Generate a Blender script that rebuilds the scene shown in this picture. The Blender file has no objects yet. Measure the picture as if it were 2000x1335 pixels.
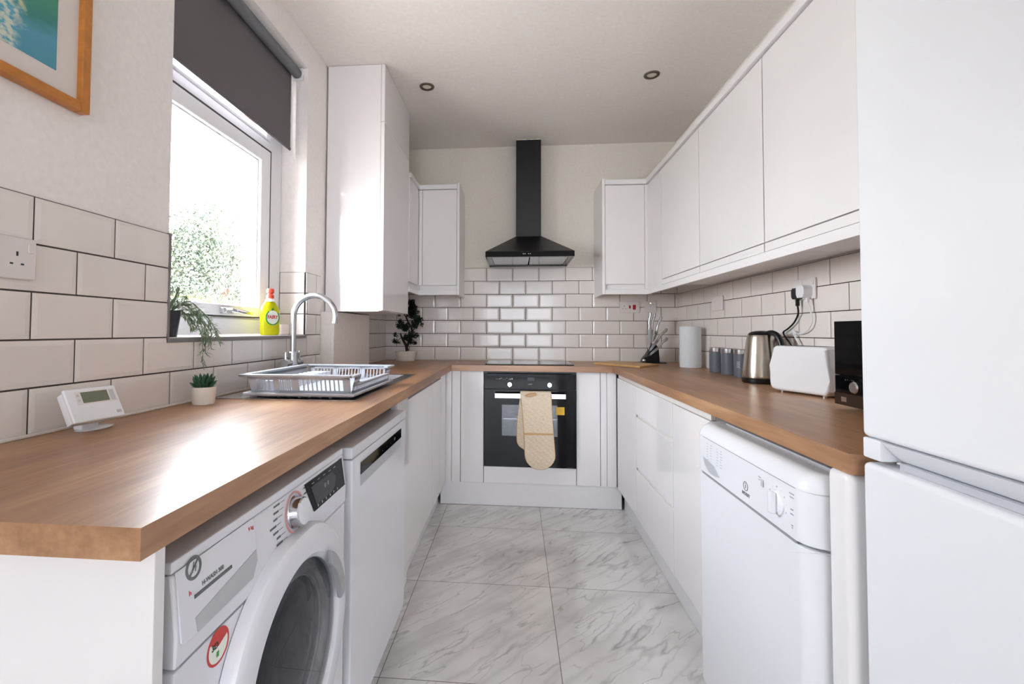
import bpy, bmesh, math, random
from mathutils import Matrix, Vector, noise
random.seed(7)
PI = math.pi
SC = bpy.context.scene
COL = SC.collection

# ------------------------------------------------------------------ camera
CAM = (1.0347, -3.6304, 1.1573)
FW = Vector((-0.08847848, 0.99561942, 0.03022458)).normalized()
RT = Vector((0.99607738, 0.08840137, 0.0038805)).normalized()
UP = RT.cross(FW)
cd = bpy.data.cameras.new('camera'); cam = bpy.data.objects.new('camera', cd); COL.objects.link(cam)
cam.matrix_world = Matrix(((RT.x, UP.x, -FW.x, CAM[0]), (RT.y, UP.y, -FW.y, CAM[1]), (RT.z, UP.z, -FW.z, CAM[2]), (0, 0, 0, 1)))
cd.sensor_fit = 'HORIZONTAL'; cd.sensor_width = 36.0
cd.lens = 911.27 / 2000 * 36.0
cd.shift_x = (1000 - 927.17) / 2000
cd.shift_y = (618.07 - 667.5) / 2000
cd.clip_start = 0.02; cd.clip_end = 200
SC.camera = cam

# ------------------------------------------------------------------ world, light, exposure
W = bpy.data.worlds.new('sky'); SC.world = W; W.use_nodes = True
nt = W.node_tree; nt.nodes.clear()
wo = nt.nodes.new('ShaderNodeOutputWorld'); bg = nt.nodes.new('ShaderNodeBackground')
tc = nt.nodes.new('ShaderNodeTexCoord'); sp = nt.nodes.new('ShaderNodeSeparateXYZ'); rp = nt.nodes.new('ShaderNodeValToRGB')
nt.links.new(tc.outputs['Generated'], sp.inputs[0]); nt.links.new(sp.outputs['Z'], rp.inputs[0])
rp.color_ramp.elements[0].position = 0.0; rp.color_ramp.elements[0].color = (0.92, 0.93, 0.95, 1)
rp.color_ramp.elements[1].position = 0.5; rp.color_ramp.elements[1].color = (0.88, 0.95, 1.04, 1)
nt.links.new(rp.outputs[0], bg.inputs[0]); nt.links.new(bg.outputs[0], wo.inputs[0])
bg.inputs[1].default_value = 10.2

def portal(name, loc, rot, sx, sy):
    l = bpy.data.lights.new(name, 'AREA'); l.shape = 'RECTANGLE'; l.size = sx; l.size_y = sy
    l.cycles.is_portal = True
    o = bpy.data.objects.new(name, l); COL.objects.link(o); o.location = loc; o.rotation_euler = rot
portal('window_portal', (-0.33, -1.8765, 1.78), (0, -PI / 2, 0), 1.35, 0.95)
portal('added_door_portal', (1.10, -9.30, 1.25), (PI / 2, 0, 0), 2.1, 2.4)  # portal for the added, unseen rear door

SC.view_settings.view_transform = 'Standard'; SC.view_settings.look = 'None'
SC.view_settings.gamma = 1.0; SC.view_settings.use_curve_mapping = False
SC.view_settings.exposure = 1.70
SC.cycles.max_bounces = 10; SC.cycles.diffuse_bounces = 6; SC.cycles.glossy_bounces = 4
SC.cycles.transparent_max_bounces = 12; SC.cycles.transmission_bounces = 6
SC.cycles.use_denoising = True
SC.cycles.caustics_reflective = False; SC.cycles.caustics_refractive = False
SC.cycles.sample_clamp_indirect = 6.0

# ------------------------------------------------------------------ materials
def srgb(r, g, b):
    f = lambda c: (c / 255 / 12.92) if c / 255 <= 0.04045 else ((c / 255 + 0.055) / 1.055) ** 2.4
    return (f(r), f(g), f(b), 1)

class NB:
    def __init__(s, name):
        s.m = bpy.data.materials.new(name); s.m.use_nodes = True; s.t = s.m.node_tree; s.t.nodes.clear()
        s.out = s.n('ShaderNodeOutputMaterial')
    def n(s, ty, **kw):
        nd = s.t.nodes.new(ty)
        for k, v in kw.items(): setattr(nd, k, v)
        return nd
    def l(s, a, b): s.t.links.new(a, b)
    def math(s, op, a, b=None, c=None, clamp=False):
        nd = s.n('ShaderNodeMath', operation=op); nd.use_clamp = clamp
        for i, v in enumerate((a, b, c)):
            if v is None: continue
            if isinstance(v, (int, float)): nd.inputs[i].default_value = v
            else: s.l(v, nd.inputs[i])
        return nd.outputs[0]
    def pos(s):
        return s.n('ShaderNodeNewGeometry').outputs['Position']
    def sep(s, v):
        nd = s.n('ShaderNodeSeparateXYZ'); s.l(v, nd.inputs[0]); return nd.outputs
    def map(s, v, scale=(1, 1, 1), rot=(0, 0, 0), loc=(0, 0, 0)):
        nd = s.n('ShaderNodeMapping'); s.l(v, nd.inputs[0]); nd.inputs['Scale'].default_value = scale
        nd.inputs['Rotation'].default_value = rot; nd.inputs['Location'].default_value = loc; return nd.outputs[0]
    def noise(s, v, scale, detail=4, rough=.5, dist=0):
        nd = s.n('ShaderNodeTexNoise'); s.l(v, nd.inputs['Vector']); nd.inputs['Scale'].default_value = scale
        nd.inputs['Detail'].default_value = detail; nd.inputs['Roughness'].default_value = rough
        nd.inputs['Distortion'].default_value = dist; return nd.outputs
    def ramp(s, fac, stops, interp='LINEAR'):
        nd = s.n('ShaderNodeValToRGB'); s.l(fac, nd.inputs[0]); cr = nd.color_ramp; cr.interpolation = interp
        while len(cr.elements) < len(stops): cr.elements.new(0.5)
        for e, (p, c) in zip(cr.elements, stops): e.position = p; e.color = c
        return nd.outputs[0]
    def mix(s, fac, a, b, mode='MIX'):
        nd = s.n('ShaderNodeMix', data_type='RGBA', blend_type=mode)
        if isinstance(fac, (int, float)): nd.inputs[0].default_value = fac
        else: s.l(fac, nd.inputs[0])
        for i, v in ((6, a), (7, b)):
            if isinstance(v, tuple): nd.inputs[i].default_value = v
            else: s.l(v, nd.inputs[i])
        return nd.outputs[2]
    def bsdf(s, col=None, rough=.5, metal=0, coat=0, trans=0, ior=1.45, bump=None, bstr=.2, bdist=.002, spec=.5, sheen=0):
        p = s.n('ShaderNodeBsdfPrincipled')
        if isinstance(col, tuple): p.inputs['Base Color'].default_value = col
        elif col is not None: s.l(col, p.inputs['Base Color'])
        if isinstance(rough, (int, float)): p.inputs['Roughness'].default_value = rough
        else: s.l(rough, p.inputs['Roughness'])
        p.inputs['Metallic'].default_value = metal; p.inputs['Coat Weight'].default_value = coat
        p.inputs['Coat Roughness'].default_value = 0.03
        p.inputs['Transmission Weight'].default_value = trans; p.inputs['IOR'].default_value = ior
        p.inputs['Specular IOR Level'].default_value = spec
        p.inputs['Sheen Weight'].default_value = sheen
        if bump is not None:
            b = s.n('ShaderNodeBump'); s.l(bump, b.inputs['Height']); b.inputs['Strength'].default_value = bstr
            b.inputs['Distance'].default_value = bdist; s.l(b.outputs[0], p.inputs['Normal'])
        s.l(p.outputs[0], s.out.inputs[0]); s.p = p
        return s.m

def simple(name, rgb, rough=.5, metal=0, coat=0, var=.03, scale=30, bstr=0.0, **kw):
    b = NB(name); c = srgb(*rgb)
    n = b.noise(b.pos(), scale, 3)
    lo = tuple(x * (1 - var) for x in c[:3]) + (1,); hi = tuple(min(1, x * (1 + var)) for x in c[:3]) + (1,)
    col = b.ramp(n[0], [(.3, lo), (.7, hi)])
    return b.bsdf(col, rough, metal, coat, bump=n[0] if bstr else None, bstr=bstr, **kw)

M = {}
M['paint'] = simple('warm white wall paint', (241, 236, 232), .85, scale=60, bstr=.015)
M['paint_back'] = simple('back wall paint with yellow light cast', (232, 226, 216), .85, scale=60, bstr=.015)  # yellow cast of the light at the back put into this paint
M['ceiling'] = simple('ceiling paint', (238, 232, 226), .9, scale=50, bstr=.015)
M['gloss'] = simple('gloss white cabinet', (236, 233, 233), .09, var=.005, scale=3)
M['gloss_side'] = simple('white cabinet carcass', (236, 234, 234), .28, var=.01, scale=3)
M['appl'] = simple('appliance white enamel', (234, 236, 239), .22, var=.008, scale=4)
M['appl_cool'] = simple('cool white enamel', (232, 233, 239), .24, var=.008, scale=4)
M['appl_grey'] = simple('appliance grey plastic', (190, 192, 197), .35, var=.01)
M['upvc'] = simple('white window plastic', (238, 238, 240), .25, var=.01)
M['tile'] = simple('white glazed tile', (233, 227, 222), .10, var=.03, scale=5)
M['grout'] = simple('grey grout', (76, 68, 62), .9, var=.12, scale=80)
M['white_seal'] = simple('white sealant', (225, 220, 214), .5)
M['trim_metal'] = simple('grey metal tile trim', (150, 147, 146), .35, .8)
M['steel'] = simple('brushed stainless steel', (196, 196, 198), .26, 1.0, var=.06, scale=60)
M['chrome'] = simple('chrome', (215, 216, 220), .08, 1.0, var=.02)
M['brushed'] = None
M['black_gloss'] = simple('gloss black glass', (8, 8, 10), .06, var=.05, spec=.16)
M['black_metal'] = simple('black painted metal', (13, 13, 14), .38, var=.08)
M['black_plastic'] = simple('black plastic', (20, 20, 22), .3, var=.08)
M['dark_grey'] = simple('dark grey plastic', (58, 60, 64), .4)
M['gap'] = simple('dark shadow gap', (70, 68, 68), .8)
M['seam'] = simple('grey seam line', (150, 148, 150), .6)
M['plinth'] = simple('white plinth board', (230, 229, 230), .35, var=.01)
M['blind'] = simple('charcoal blind fabric', (104, 100, 103), .85, var=.04, scale=300, bstr=.1)
M['blind_tube'] = simple('grey blind roll', (112, 114, 117), .75, var=.04, scale=200)
M['grey_plastic'] = simple('silver grey plastic', (184, 187, 194), .32, .15, var=.03)
M['canister'] = simple('slate grey painted tin', (98, 103, 114), .35, var=.03)
M['pot_white'] = simple('cream ceramic pot', (224, 219, 209), .6, var=.02)
M['pot_black'] = simple('black plastic pot', (40, 40, 44), .4)
M['soil'] = simple('potting soil', (52, 40, 30), .95, var=.4, scale=200)
M['leaf_dark'] = simple('dark green leaf', (18, 38, 27), .4, var=.35, scale=60)
M['leaf_sage'] = simple('sage green leaf', (116, 134, 104), .5, var=.3, scale=90)
M['leaf_succ'] = simple('succulent green', (46, 84, 62), .4, var=.3, scale=60)
M['bark'] = simple('dark bark', (44, 34, 27), .8, var=.3, scale=80)
M['bamboo'] = simple('bamboo board', (204, 164, 108), .45, var=.1, scale=25)
M['oven_white'] = simple('printed white mark', (225, 225, 225), .5)
M['ink'] = simple('printed dark grey mark', (112, 114, 118), .6)
M['ink_soft'] = simple('printed pale grey mark', (168, 170, 174), .6)
M['red'] = simple('red printed mark', (205, 60, 55), .5)
M['pink'] = simple('pale red printed mark', (225, 160, 158), .5)
M['green_mark'] = simple('green printed mark', (70, 160, 70), .5)
M['socket'] = simple('white socket plastic', (226, 221, 219), .3, var=.01)
M['red_switch'] = simple('red rocker switch', (170, 22, 30), .3)
M['mitt'] = None
M['mitt_trim'] = simple('tan binding tape', (206, 166, 118), .9, var=.06, scale=150)
M['paper'] = simple('paper towel', (222, 228, 232), .95, var=.03, scale=90, bstr=.15)
M['yellow'] = simple('yellow sticker', (232, 184, 48), .5)
M['lcd'] = simple('green grey lcd', (112, 118, 98), .25, var=.05, scale=40)
M['brass'] = simple('aged nickel ring', (116, 108, 92), .35, .85, var=.08)
M['lamp'] = simple('frosted lamp glass', (214, 206, 190), .4)
M['oven_int'] = simple('oven interior enamel', (128, 130, 132), .4, 0, var=.2, scale=20)
M['frame_wood'] = simple('orange pine frame', (190, 122, 55), .45, var=.12, scale=40)
M['mat_card'] = simple('off white mount card', (222, 214, 207), .9, var=.01)
M['garden'] = simple('pale bounce ground', (206, 202, 194), .95, var=.2, scale=2)  # pale tone set to throw daylight back into the room
M['brick'] = simple('pale red brick', (140, 92, 76), .9, var=.15, scale=8)
M['trunk'] = simple('tree bark', (120, 108, 96), .9, var=.2, scale=10)

def wood(name, axis, tint=1.0):
    b = NB(name); P = b.pos()
    st = (2.2, 26, 26) if axis == 'x' else (26, 2.2, 26)
    v = b.map(P, st)
    n1 = b.noise(v, 1.0, 4, .5, .3)[0]
    v2 = b.map(P, (1.4, 7, 7) if axis == 'x' else (7, 1.4, 7))
    n2 = b.noise(v2, 1.0, 3, .5, .3)[0]
    n3 = b.noise(b.map(P, (9, 110, 110) if axis == 'x' else (110, 9, 110)), 1.0, 2, .5)[0]
    f = b.math('ADD', b.math('MULTIPLY', n1, .42), b.math('MULTIPLY', n2, .58))
    f = b.math('ADD', f, b.math('MULTIPLY', b.math('SUBTRACT', n3, .5), .22))
    t = lambda r, g, bb: tuple(min(1, c * tint) for c in srgb(r, g, bb)[:3]) + (1,)
    col = b.ramp(f, [(.33, t(132, 90, 60)), (.46, t(156, 112, 76)), (.55, t(172, 128, 90)), (.68, t(194, 152, 112))])
    rr = b.ramp(n1, [(.3, (.33,) * 3 + (1,)), (.8, (.40,) * 3 + (1,))])
    return b.bsdf(col, rr, spec=1.0)
M['wood_y'] = wood('oak laminate along the run', 'y')
M['wood_x'] = wood('oak laminate across the run', 'x')

def brushed(name, rgb, axis):
    b = NB(name); P = b.pos()
    n = b.noise(b.map(P, (600, 600, 3)), 1.0, 2)[0]
    c = srgb(*rgb); col = b.ramp(n, [(.3, tuple(x * .9 for x in c[:3]) + (1,)), (.7, c)])
    m = b.bsdf(col, .24, 1.0, bump=n, bstr=.03); return m
M['brushed'] = brushed('brushed kettle steel', (196, 188, 176), 'z')

# quilted oven glove fabric
b = NB('quilted cream fabric'); P = b.pos(); s = b.sep(P)
d1 = b.math('ABSOLUTE', b.math('SINE', b.math('MULTIPLY', b.math('ADD', b.math('MULTIPLY', s[0], .9), s[2]), 90)))
n = b.noise(b.map(P, (60, 60, 400)), 1.0, 3)[0]
col = b.ramp(n, [(.3, srgb(214, 194, 166)), (.7, srgb(238, 222, 198))])
M['mitt'] = b.bsdf(col, .95, bump=b.math('ADD', b.math('POWER', d1, .4), n), bstr=.5, bdist=.004, sheen=.2)

# floor: polished marble-effect tiles
FX, FY, FS = 0.5803, -0.8539, 0.6081
b = NB('marble effect floor tile'); P = b.pos(); s = b.sep(P)
def cell(c, o): return b.math('FRACT', b.math('DIVIDE', b.math('ADD', b.math('SUBTRACT', c, o), 30 * FS), FS))
ux, uy = cell(s[0], FX), cell(s[1], FY)
def edge(u): return b.math('MINIMUM', u, b.math('SUBTRACT', 1, u))
e = b.math('MINIMUM', edge(ux), edge(uy)); grout = b.math('LESS_THAN', e, .0021)
ix = b.math('FLOOR', b.math('DIVIDE', b.math('ADD', b.math('SUBTRACT', s[0], FX), 30 * FS), FS))
iy = b.math('FLOOR', b.math('DIVIDE', b.math('ADD', b.math('SUBTRACT', s[1], FY), 30 * FS), FS))
cb = b.n('ShaderNodeCombineXYZ'); b.l(b.math('ADD', ux, b.math('MULTIPLY', ix, 3.17)), cb.inputs[0]); b.l(b.math('ADD', uy, b.math('MULTIPLY', ix, 1.37)), cb.inputs[1])
V0 = cb.outputs[0]
V1 = b.map(V0, (1, 1, 1), (0, 0, math.radians(-47)))
warp = b.noise(V1, 2.6, 6, .6)[1]
va = b.n('ShaderNodeVectorMath', operation='MULTIPLY_ADD'); b.l(warp, va.inputs[0]); va.inputs[1].default_value = (.30, .13, 0); b.l(V1, va.inputs[2])
V2 = b.map(va.outputs[0], (.75, 4.2, 1))
def vein(v, sc, w, det=3):
    n_ = b.noise(v, sc, det, .5)[0]
    return b.math('SUBTRACT', 1, b.math('DIVIDE', b.math('ABSOLUTE', b.math('SUBTRACT', n_, .5)), w), None, True)
v1 = b.math('POWER', vein(V2, 1.05, .019, 2), 1.4); v2 = vein(b.map(V2, (1, 1, 1), (0, 0, 0), (4.3, 2.1, 0)), 1.9, .014, 2)
mod = b.noise(V1, 2.2, 3)[0]; modr = b.ramp(mod, [(.42, (0, 0, 0, 1)), (.68, (1, 1, 1, 1))])
v1 = b.math('MULTIPLY', v1, modr); v2 = b.math('MULTIPLY', b.math('MULTIPLY', v2, b.math('SUBTRACT', 1.1, modr, None, True)), .4)
soft = b.math('MULTIPLY', b.math('POWER', vein(V2, .95, .11, 2), 2.0), .20)
vv = b.math('MAXIMUM', b.math('MAXIMUM', b.math('MULTIPLY', v1, .8), v2), soft)
base = b.ramp(b.noise(V1, 3, 4)[0], [(.3, srgb(228, 225, 222)), (.7, srgb(242, 240, 238))])
col = b.mix(vv, base, srgb(122, 117, 115)); col = b.mix(grout, col, srgb(112, 106, 102))
M['floor'] = b.bsdf(col, b.math('ADD', .05, b.math('MULTIPLY', grout, .5)), spec=.5)

# glass
def glass(name, tint=(1, 1, 1, 1), gl=.08, rough=0.0):
    b = NB(name)
    ge = b.n('ShaderNodeNewGeometry'); dt = b.n('ShaderNodeVectorMath', operation='DOT_PRODUCT'); b.l(ge.outputs['Incoming'], dt.inputs[0]); b.l(ge.outputs['Normal'], dt.inputs[1])
    fr = b.math('ADD', .04, b.math('MULTIPLY', .9, b.math('POWER', b.math('SUBTRACT', 1, b.math('ABSOLUTE', dt.outputs['Value']), None, True), 5)))
    t = b.n('ShaderNodeBsdfTransparent'); t.inputs[0].default_value = tint
    g = b.n('ShaderNodeBsdfGlossy'); g.inputs['Roughness'].default_value = rough
    nz = b.noise(b.pos(), 4, 2)[0]
    fac = b.math('MULTIPLY', fr, b.math('ADD', .9, b.math('MULTIPLY', nz, .1)))
    mx = b.n('ShaderNodeMixShader'); b.l(fac, mx.inputs[0]); b.l(t.outputs[0], mx.inputs[1]); b.l(g.outputs[0], mx.inputs[2])
    b.l(mx.outputs[0], b.out.inputs[0]); return b.m
M['glass'] = glass('clear window glass')
M['tinted_glass'] = glass('dimming glass of added door', (.60, .61, .63, 1))  # tint dims the daylight through the added rear door
M['smoke_glass'] = glass('smoked appliance glass', (.55, .58, .62, 1))
M['oven_glass'] = glass('dark oven glass', (.70, .70, .72, 1))

b = NB('yellow washing up liquid')
b.bsdf(b.ramp(b.noise(b.pos(), 20, 2)[0], [(.3, srgb(226, 226, 10)), (.7, srgb(240, 236, 40))]), .08, trans=.35, ior=1.33)
M['liquid'] = b.m
M['orange_cap'] = simple('orange red cap', (226, 78, 58), .3)
M['label_white'] = simple('white label', (240, 244, 232), .5)
M['label_green'] = simple('green label ring', (40, 140, 60), .5)
M['clear_plastic'] = simple('clear plastic shoulder', (240, 236, 226), .15)

# watercolour print
b = NB('watercolour print'); P = b.pos(); s = b.sep(P)
n1 = b.noise(b.map(P, (1, 14, 22)), 1.0, 5, .6, .5)[0]
zz = b.math('ADD', b.math('SUBTRACT', s[2], 1.733), b.math('MULTIPLY', b.math('SUBTRACT', n1, .5), .05))
yy = b.math('ADD', s[1], 2.694)
diag = b.math('ADD', zz, b.math('MULTIPLY', yy, -.15))
col = b.ramp(b.math('MULTIPLY', diag, 2.6), [(0, srgb(84, 150, 168)), (.18, srgb(92, 156, 178)), (.26, srgb(70, 136, 128)), (.45, srgb(86, 152, 122)), (.60, srgb(110, 160, 160)), (.85, srgb(190, 200, 180))])
blob = b.ramp(b.math('ADD', b.math('MULTIPLY', yy, -6.0), b.math('MULTIPLY', n1, .5)), [(.68, (0, 0, 0, 1)), (.80, (1, 1, 1, 1))])
band = b.ramp(zz, [(.0, (1, 1, 1, 1)), (.10, (1, 1, 1, 1)), (.13, (0, 0, 0, 1))])
n2 = b.ramp(b.noise(b.map(P, (1, 60, 90)), 1.0, 3)[0], [(.42, srgb(96, 168, 190)), (.55, srgb(206, 214, 196))])
fac = b.math('MULTIPLY', blob, band)
col = b.mix(fac, col, n2)
yb = b.ramp(b.math('ABSOLUTE', b.math('SUBTRACT', b.math('ADD', zz, b.math('MULTIPLY', yy, .9)), .035)), [(.0, (1, 1, 1, 1)), (.012, (0, 0, 0, 1))])
col = b.mix(b.math('MULTIPLY', yb, blob), col, srgb(226, 208, 140))
M['art'] = b.bsdf(col, .9)

def leafmat(name, cols):
    b = NB(name); n = b.noise(b.pos(), 1.3, 3)[0]
    n2 = b.noise(b.pos(), 9, 2)[0]
    f = b.math('ADD', b.math('MULTIPLY', n, .6), b.math('MULTIPLY', n2, .4))
    k = len(cols); col = b.ramp(f, [(.3 + .4 * i / (k - 1), srgb(*c)) for i, c in enumerate(cols)])
    return b.bsdf(col, .7)
M['tree_leaf'] = leafmat('garden tree leaves', [(60, 72, 66), (74, 84, 72), (92, 98, 80), (112, 100, 80)])
M['shrub_leaf'] = leafmat('autumn shrub leaves', [(120, 66, 48), (88, 92, 52), (128, 98, 54), (66, 84, 58)])

# ------------------------------------------------------------------ geometry helpers
def frame(origin, right, up):
    r = Vector(right).normalized(); u = Vector(up); u = (u - r * u.dot(r)).normalized(); n = r.cross(u)
    o = Vector(origin)
    return Matrix(((r.x, u.x, n.x, o.x), (r.y, u.y, n.y, o.y), (r.z, u.z, n.z, o.z), (0, 0, 0, 1)))
I4 = Matrix.Identity(4)

class MB:
    """collects shapes for ONE mesh; coordinates go through self.M"""
    def __init__(s, Mx=None): s.bm = bmesh.new(); s.M = Mx or I4; s.mi = 0
    def v(s, p): return s.bm.verts.new(s.M @ Vector(p))
    def f(s, vs):
        try:
            fc = s.bm.faces.new(vs); fc.material_index = s.mi; return fc
        except ValueError: return None
    def box(s, x0, x1, y0, y1, z0, z1):
        if x0 > x1: x0, x1 = x1, x0
        if y0 > y1: y0, y1 = y1, y0
        if z0 > z1: z0, z1 = z1, z0
        p = [s.v((x, y, z)) for z in (z0, z1) for y in (y0, y1) for x in (x0, x1)]
        for q in ((0, 2, 3, 1), (4, 5, 7, 6), (0, 1, 5, 4), (2, 6, 7, 3), (0, 4, 6, 2), (1, 3, 7, 5)): s.f([p[i] for i in q])
        return s
    def rbox(s, x0, x1, y0, y1, z0, z1, r, seg=3):
        """box with its edges rounded"""
        t = bmesh.new(); k = MB(); k.bm = t; k.box(x0, x1, y0, y1, z0, z1)
        bmesh.ops.bevel(t, geom=t.edges[:], offset=r, segments=seg, profile=.5, affect='EDGES')
        s.merge(t); return s
    def merge(s, t):
        mp = {}
        for v in t.verts: mp[v] = s.v(v.co)
        for fc in t.faces: s.f([mp[v] for v in fc.verts])
        t.free()
    def prism(s, poly, c0, c1):
        """polygon in local (a,b), extruded along the third axis"""
        a = [s.v((p[0], p[1], c0)) for p in poly]; c = [s.v((p[0], p[1], c1)) for p in poly]
        n = len(poly); s.f(a[::-1]); s.f(c)
        for i in range(n): s.f([a[i], a[(i + 1) % n], c[(i + 1) % n], c[i]])
        return s
    def rprism(s, poly, c0, c1, r=.003, seg=2):
        t = bmesh.new(); k = MB(); k.bm = t; k.prism(poly, c0, c1)
        es = [e for e in t.edges if abs(e.verts[0].co.z - e.verts[1].co.z) < 1e-7]
        bmesh.ops.bevel(t, geom=es, offset=r, segments=seg, profile=.5, affect='EDGES'); s.merge(t); return s
    def lathe(s, prof, c=(0, 0, 0), seg=32, a0=0, a1=2 * PI, cap=True, sx=1, sy=1):
        """profile (radius, height) about local z"""
        full = abs(a1 - a0 - 2 * PI) < 1e-6; n = seg if full else seg + 1
        rings = []
        for r, z in prof:
            if r < 1e-6: rings.append([s.v((c[0], c[1], c[2] + z))])
            else: rings.append([s.v((c[0] + sx * r * math.cos(a0 + (a1 - a0) * i / seg), c[1] + sy * r * math.sin(a0 + (a1 - a0) * i / seg), c[2] + z)) for i in range(n)])
        for A, B in zip(rings, rings[1:]):
            m = seg if full else seg
            for i in range(m):
                j = (i + 1) % n
                if len(A) == 1 and len(B) == 1: continue
                if len(A) == 1: s.f([A[0], B[j], B[i]])
                elif len(B) == 1: s.f([A[i], A[j], B[0]])
                else: s.f([A[i], A[j], B[j], B[i]])
        if cap:
            if len(rings[0]) > 2: s.f(rings[0][::-1])
            if len(rings[-1]) > 2: s.f(rings[-1])
        return s
    def cyl(s, c, r, h, seg=32): return s.lathe([(r, 0), (r, h)], c, seg)
    def tube(s, pts, r, seg=10, cap=True):
        pts = [Vector(p) for p in pts]; n = len(pts); rs = r if isinstance(r, (list, tuple)) else [r] * n
        T = [(pts[min(i + 1, n - 1)] - pts[max(i - 1, 0)]).normalized() for i in range(n)]
        ref = Vector((0, 0, 1)) if abs(T[0].z) < .9 else Vector((1, 0, 0))
        N = T[0].cross(ref).normalized(); rings = []
        for i in range(n):
            N = (N - T[i] * N.dot(T[i])).normalized(); B = T[i].cross(N)
            rings.append([s.v(pts[i] + (N * math.cos(2 * PI * k / seg) + B * math.sin(2 * PI * k / seg)) * rs[i]) for k in range(seg)])
        for A, B in zip(rings, rings[1:]):
            for k in range(seg): s.f([A[k], A[(k + 1) % seg], B[(k + 1) % seg], B[k]])
        if cap: s.f(rings[0][::-1]); s.f(rings[-1])
        return s
    def leaf(s, p, d, up, L, w, fold=.25):
        p = Vector(p); d = Vector(d).normalized(); sd = d.cross(Vector(up))
        if sd.length < 1e-3: sd = d.cross(Vector((1, .3, 0)))
        sd.normalize(); n = sd.cross(d)
        a = s.v(p); m1 = s.v(p + d * L * .5 + sd * w / 2 + n * w * fold); m2 = s.v(p + d * L * .5 - sd * w / 2 + n * w * fold); e = s.v(p + d * L); c = s.v(p + d * L * .5)
        s.f([a, m1, c]); s.f([m1, e, c]); s.f([a, c, m2]); s.f([c, e, m2]); return s
    def text(s, txt, size, x=0, y=0, z=0, ext=.0002, align='CENTER', sx=1.0, shear=0, bold=0):
        cu = bpy.data.curves.new('t', 'FONT'); cu.body = txt; cu.size = size; cu.extrude = ext; cu.align_x = align; cu.align_y = 'CENTER'
        cu.shear = shear; cu.offset = bold
        o = bpy.data.objects.new('t', cu); COL.objects.link(o)
        bpy.context.view_layer.update()
        me = bpy.data.meshes.new_from_object(o.evaluated_get(bpy.context.evaluated_depsgraph_get()))
        t = bmesh.new(); t.from_mesh(me); bpy.data.objects.remove(o); bpy.data.curves.remove(cu); bpy.data.meshes.remove(me)
        for v in t.verts: v.co = Vector((v.co.x * sx + x, v.co.y + y, v.co.z + z))
        s.merge(t); return s
    def ring(s, c, r0, r1, z0, z1, seg=40):
        return s.lathe([(r0, z0), (r1, z0), (r1, z1), (r0, z1), (r0, z0)], c, seg, cap=False)
    def build(s, name, mats, parent=None, world=True, loc=None, bevel=0, smooth=35, seg=2):
        if not isinstance(mats, (list, tuple)): mats = [mats]
        bmesh.ops.recalc_face_normals(s.bm, faces=s.bm.faces[:])
        me = bpy.data.meshes.new(name)
        if parent is not None and world:
            rt = parent
            while rt.parent: rt = rt.parent
            bmesh.ops.transform(s.bm, matrix=rt.matrix_basis.inverted(), verts=s.bm.verts[:])
        elif parent is None:
            if loc is None:
                cs = [v.co for v in s.bm.verts]
                loc = Vector(((min(c.x for c in cs) + max(c.x for c in cs)) / 2, (min(c.y for c in cs) + max(c.y for c in cs)) / 2, min(c.z for c in cs)))
            bmesh.ops.translate(s.bm, vec=-Vector(loc), verts=s.bm.verts[:])
        s.bm.to_mesh(me); s.bm.free()
        for m in mats: me.materials.append(M[m] if isinstance(m, str) else m)
        if smooth:
            for p in me.polygons: p.use_smooth = True
            me.set_sharp_from_angle(angle=math.radians(smooth))
        o = bpy.data.objects.new(name, me); COL.objects.link(o)
        if parent is not None: o.parent = parent
        else: o.location = loc
        if bevel:
            md = o.modifiers.new('bevel', 'BEVEL'); md.width = bevel; md.segments = seg; md.limit_method = 'ANGLE'; md.angle_limit = math.radians(40)
            md.harden_normals = False
        if smooth:
            wm = o.modifiers.new('weighted_normal', 'WEIGHTED_NORMAL'); wm.keep_sharp = True; wm.weight = 80
        return o

def tag(o, label, cat, group=None, kind=None):
    o['label'] = label; o['category'] = cat
    if group: o['group'] = group
    if kind: o['kind'] = kind
    return o
def thing(name, label, cat, loc, rz=0, group=None):
    o = bpy.data.objects.new(name, None); COL.objects.link(o); o.empty_display_size = .05
    o.location = loc; o.rotation_euler = (0, 0, rz)
    o.matrix_basis = Matrix.Translation(Vector(loc)) @ Matrix.Rotation(rz, 4, 'Z')
    return tag(o, label, cat, group)
def struct(o): o['kind'] = 'structure'; return o
def plabel(o, t): o['label'] = t; return o

# ------------------------------------------------------------------ room shell
XR, ZC, YR = 2.244, 2.601, -9.0
ZW, TH, RH, P = .929, .038, .1026, .203
WY0, WY1, WZ0, WZ1 = -2.329, -1.424, 1.134, 2.46      # kitchen window opening
ZT = ZW + 5 * RH                                       # top of side-wall tiling

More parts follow.
